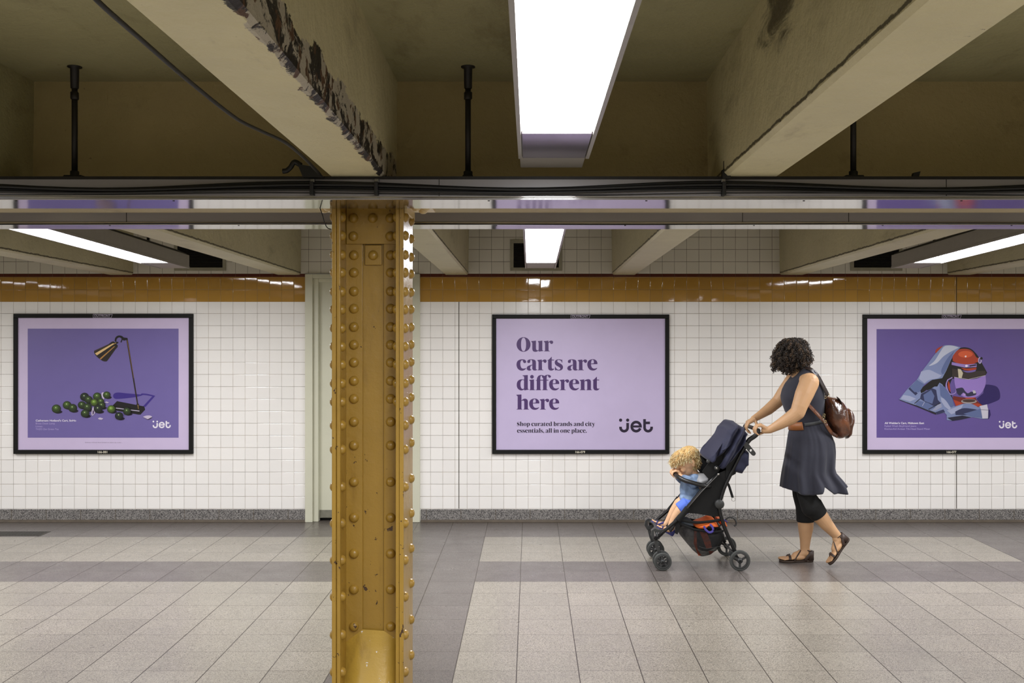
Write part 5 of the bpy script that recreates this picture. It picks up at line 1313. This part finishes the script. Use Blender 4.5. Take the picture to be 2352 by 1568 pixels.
# basket of black net
mn = NT('black_net'); tr = mn.n('ShaderNodeBsdfTransparent'); mx = mn.n('ShaderNodeMixShader'); mn.set(lin((16, 16, 17)), .7)
wv = mn.pos(); wx = mn.n('ShaderNodeTexWave'); 
mn.val(mx.inputs[0], mn.ramp(mn.noise(30, 2), .2, .8, .55, .85)); mn.l(tr.outputs[0], mx.inputs[1]); mn.l(mn.b.outputs[0], mx.inputs[2]); mn.l(mx.outputs[0], mn.out.inputs[0])
ol = SO("1562,1213! 1566,1228 1570,1239! 1582,1254 1594,1268 1605,1280 1613,1284 1626,1282 1636,1279 1645,1272 1653,1267 1662,1256 1670,1246! 1672,1228! 1664,1221! 1636,1222! 1593,1214! 1574,1206!", n=80)
pillow(ol, 7.64, .215, mn.m, 'storage_basket', st, p=6, rings=9)
mb = strap([SP(1561, 1202, YN+.0), SP(1593, 1215, YN), SP(1636, 1222, YN), SP(1662, 1219, YN)], .006, .016, up=(0, 1, 0)); spart('basket_rim', mb, m_mesh)
mb = strap([SP(1561, 1202, YF), SP(1593, 1215, YF), SP(1636, 1222, YF), SP(1662, 1219, YF)], .006, .016, up=(0, 1, 0)); spart('basket_rim', mb, m_mesh)
mb = strap(spl([SP(1560, 1192, YN), SP(1580, 1197, YN), SP(1604, 1199.5, YN), SP(1632, 1197, YN), SP(1656, 1193, YN)]), .008, .020, up=(0, 1, 0)); spart('side_strut', mb, m_mesh)
mb = strap(spl([SP(1605, 1254, YN-.008), SP(1622, 1258.5, YN-.012), SP(1638, 1256, YN-.012), SP(1655, 1254, YN-.008), SP(1672, 1252, YN-.004)]), .003, .003); spart('basket_cord', mb, m_plas)
mb = MB(); mb.prism([SO("1552,1194! 1564,1196! 1560,1216! 1556,1227! 1550,1224!")], YN-.002, YN+.006); spart('hanging_tab', mb, m_mesh)

# things in the basket
bag = thing('tote_bag', 'orange and black bag with purple handles stuffed in the stroller basket', 'bag', (SP(1635, 1270).x, 7.62, .16))
m_or = mat('bright_orange_cloth', (236, 112, 42), .6, var=.12, bump=.001, bscale=30); m_bkc = mat('black_bag_cloth', (18, 17, 20), .7); m_vio = mat('violet_webbing', (64, 54, 140), .6)
pillow(SO("1600,1216! 1612,1272! 1628,1274! 1652,1262! 1664,1240! 1660,1224! 1640,1226! 1612,1222!", n=50), 7.60, .14, m_bkc, 'bag_body', bag, p=5, rings=8)
pillow(SO("1597,1213! 1606,1208 1622,1203 1636,1196.5! 1645,1195.5! 1652,1204! 1656,1212! 1640,1210 1628,1208 1616,1217! 1604,1217!", n=50), 7.565, .145, m_or, 'orange_top', bag, p=4, rings=8)
pillow(SO("1655,1197! 1668,1200! 1674,1204! 1678,1216! 1666,1216! 1660,1210!", n=40), 7.62, .13, m_or, 'orange_end', bag, p=4, rings=7)
mb = MB(); mb.prism([SO("1608,1221! 1625,1224! 1633,1242! 1638,1262! 1625,1262! 1618,1243!")], 7.448, 7.454); mb.prism([SO("1595,1218! 1602,1220! 1602,1245! 1604,1266! 1612,1280! 1604,1278! 1594,1250!")], 7.45, 7.456)
o = None
for txt, yy in (("1608,1222! 1625,1225! 1633,1242! 1637,1260! 1624,1261! 1617,1243!", 7.449), ("1596,1221! 1602,1222! 1602,1245! 1604,1264! 1613,1277! 1606,1278! 1595,1250!", 7.451), ("1629,1267! 1642,1268! 1632,1276!", 7.449)):
    mb = MB(); mb.prism([SO(txt)], yy, yy+.005); mb.build('orange_stripe', mat('dull_orange_cloth', (196, 84, 40), .7), bag)
mb = strap(spl([SP(1616, 1207, 7.405), SP(1620, 1215, 7.400), SP(1628, 1221, 7.398), SP(1636, 1218, 7.400), SP(1636, 1210, 7.405), SP(1630, 1203, 7.41)]), .016, .003, up=(.3, .2, 1)); mb.build('handle', m_vio, bag)
mb = MB(); mb.tube(spl([SP(1658, 1195.5, 7.49), SP(1668, 1198, 7.49), SP(1675, 1203, 7.49)]), .004, 8); mb.build('violet_piping', m_vio, bag)
cl = pillow(SO("1563,1204! 1570,1201 1585,1201 1596,1203 1600,1214! 1590,1213! 1578,1210!", n=40), 7.60, .12, mat('grey_blue_cloth', (98, 108, 118), .8), 'folded_cloth', None, p=4, rings=7)
tag(cl, 'grey blue cloth folded in the front of the stroller basket', 'cloth')
mb = MB(); mb.tube(spl([SP(1671, 1199, 7.5), SP(1676, 1194, 7.5), SP(1684, 1192, 7.5), SP(1692, 1196, 7.5), SP(1696, 1204, 7.5), SP(1695, 1210, 7.5), SP(1691, 1212, 7.5)]), .0065, 10); mb.tube([SP(1671, 1199, 7.5), SP(1664, 1206, 7.5), SP(1640, 1232, 7.52)], .0055, 10)
tag(mb.build('crook_handle', m_plas), 'black curved crook handle sticking out behind the stroller basket', 'umbrella')

# ================================================================ the toddler
YC = 7.63
kid = thing('person', 'blond toddler in light blue shirt and blue shorts, sitting in the stroller', 'person', (P(1595, 1170, YC).x, YC, P(1595, 1170, YC).z))
kf, ku = (-.86, -.22, -.42), (-.42, -.02, .9)
hp, KL = head_prims(P(1578.5, 1059, YC), kf, ku, .98, .80, 1.06)
pr = list(hp) + chain((P(1588, 1078, YC), .038), (P(1596, 1096, YC), .042))
pr += [('e', P(1596, 1122, YC), (.085, .10, .12)), ('e', P(1600, 1150, YC), (.09, .10, .07))]
# arms
pr += chain((P(1597, 1101, 7.54), .036), (P(1592, 1110, 7.52), .032), (P(1582, 1104, 7.51), .028), (P(1569, 1097, 7.545), .022), (P(1563, 1094, 7.56), .019))
pr += chain((P(1594, 1101, 7.72), .036), (P(1582, 1110, 7.745), .031), (P(1566, 1102, 7.73), .026), (P(1556, 1094, 7.70), .021), (P(1552, 1089, 7.68), .019))
barp = lambda y: SP(1558.5, 1096.3, y)
def kidhand(y0, wr, th):
    b = barp(y0); fg = []
    for i in range(4):
        y = y0-.018+.0135*i
        fg.append([b+Vector((.004, y-b.y, .026)), b+Vector((-.018, y-b.y, .020)), b+Vector((-.024, y-b.y, .000)), b+Vector((-.014, y-b.y, -.018))])
    return hand_prims(wr, [b+Vector((.022, -.012, .022)), b+Vector((.022, .012, .022)), b+Vector((.004, -.016, .028)), b+Vector((.004, .016, .028))], fg, [b+Vector((.014, th, .020)), b+Vector((.002, th*1.7, .010)), b+Vector((-.010, th*1.8, .004))], r=.0062, pt=.010)
pr += kidhand(7.585, P(1564, 1093, 7.57), .014) + kidhand(7.665, P(1553, 1090, 7.68), -.014)
# legs
ka = Vector((-.80, 0, .28)).normalized(); 
fp, KQ1 = foot_prims(P(1545, 1229, 7.57), (-.86, -.05, .50), (.50, 0, .86), .135); pr += fp
fp, KQ2 = foot_prims(P(1532, 1218, 7.69), (-.84, .05, .54), (.54, 0, .84), .135); pr += fp
pr += chain((P(1600, 1156, 7.58), .055), (P(1572, 1163, 7.56), .048), (P(1562, 1173, 7.56), .040), (P(1553, 1186, 7.565), .036), (P(1542, 1206, 7.57), .026), (KQ1(.22, 0, .26), .023))
pr += chain((P(1598, 1150, 7.69), .055), (P(1568, 1152, 7.70), .046), (P(1560, 1156, 7.70), .040), (P(1548, 1174, 7.70), .035), (P(1534, 1199, 7.69), .025), (KQ2(.22, 0, .26), .023))
fuse('body', pr, .0034, m_skin2, kid, 4)
eyes(kid, KL, .98, .80, (70, 90, 110), m_skin2)
# shirt and shorts
m_den = NT('light_blue_chambray'); _c = lin((140, 164, 198)); _v = m_den.pos()[0]
m_den.set(m_den.mix(m_den.ramp(m_den.noise(11, 4, m_den.stretch(_v, 1, 1, .4)), .35, .65), tuple(k*.5 for k in _c), tuple(k*1.05 for k in _c)), .85); m_den.bump(m_den.noise(24, 4), .004); m_den = m_den.m
pr = [('e', P(1590, 1122, YC), (.092, .108, .115)), ('e', P(1585, 1142, YC), (.080, .11, .050)), ('e', P(1592, 1100, YC), (.062, .10, .050))]
pr += chain((P(1597, 1101, 7.54), .043), (P(1592, 1110, 7.52), .039), (P(1582, 1104, 7.51), .034), (P(1571, 1098, 7.54), .027))
pr += chain((P(1594, 1101, 7.72), .043), (P(1582, 1110, 7.745), .038), (P(1566, 1102, 7.73), .031), (P(1558, 1096, 7.705), .025))
fuse('shirt', pr, .0045, m_den, kid, 3, warp=lambda p: p+Vector((.004*noise.noise(p*26), .004*noise.noise(p*31), .003*noise.noise(p*24))))
pr = [('e', P(1611, 1103, 7.56), (.066, .100, .050)), ('e', P(1600, 1097, 7.66), (.05, .08, .045)), ('e', P(1622, 1110, 7.56), (.030, .08, .030))]
fuse('hood', pr, .005, mat('silver_grey_knit', (150, 150, 152), .6, var=.2, sheen=.3), kid, 3, warp=lambda p: p+Vector((.012*noise.noise(p*19), .012*noise.noise(p*23), .012*noise.noise(Vector((p.x*12, p.y*10, p.z*44))))))
m_sho = mat('bright_blue_cotton', (92, 124, 224), .75, var=.08, bump=.002, bscale=40)
pr = [('e', P(1594, 1154, YC), (.085, .115, .055))] + chain((P(1594, 1156, 7.57), .062), (P(1575, 1161, 7.56), .056)) + [('k', P(1580, 1158, 7.56), .058, P(1561, 1171, 7.56), .054)]
pr += chain((P(1594, 1151, 7.69), .060), (P(1578, 1151, 7.70), .054)) + [('k', P(1580, 1150, 7.70), .055, P(1567, 1152, 7.70), .052)]
fuse('shorts', pr, .0045, m_sho, kid, 3)
m_ks = mat('violet_blue_strap', (64, 66, 132), .55, var=.2)
sandal(KQ1, .135, m_ks, m_ks, .11, parent=kid); sandal(KQ2, .135, m_ks, m_ks, .11, parent=kid)
kc = P(1578.5, 1059, YC); kff = Vector(kf).normalized(); kuu = Vector(ku).normalized()
f_, u_, s_, M_ = basis(kf, ku)
kb = [('e', kc+u_*.041+f_*.010, (.093, .084, .061), M_), ('e', kc-f_*.036-u_*.002, (.050, .076, .066), M_), ('e', kc-f_*.030+u_*.045, (.072, .080, .058), M_), ('e', kc+f_*.068+u_*.040, (.042, .066, .030), M_), ('e', kc+u_*.03-f_*.01, (.092, .086, .038), M_)]
hair(kid, kb, 2300, [hm('golden_hair', (218, 190, 136), .45), hm('pale_blond_hair', (236, 216, 170), .45), hm('dark_blond_hair', (176, 138, 84), .45)], L=(.022, .042), rad=.0042, thick=.0014, seed=9, down=.45, lift=.25, puff=.006,  # each strand takes one of three blond tones at random
     skip=lambda p: ((p-kc).dot(f_) > -.005 and (p-kc).dot(u_) < .022) or (p-kc).dot(u_) < -.060, ctr=kc, turns=(.6, 1.5), base_mat=mat('matte_blond_hair', (196, 160, 102), .9, var=.3, scale=60))
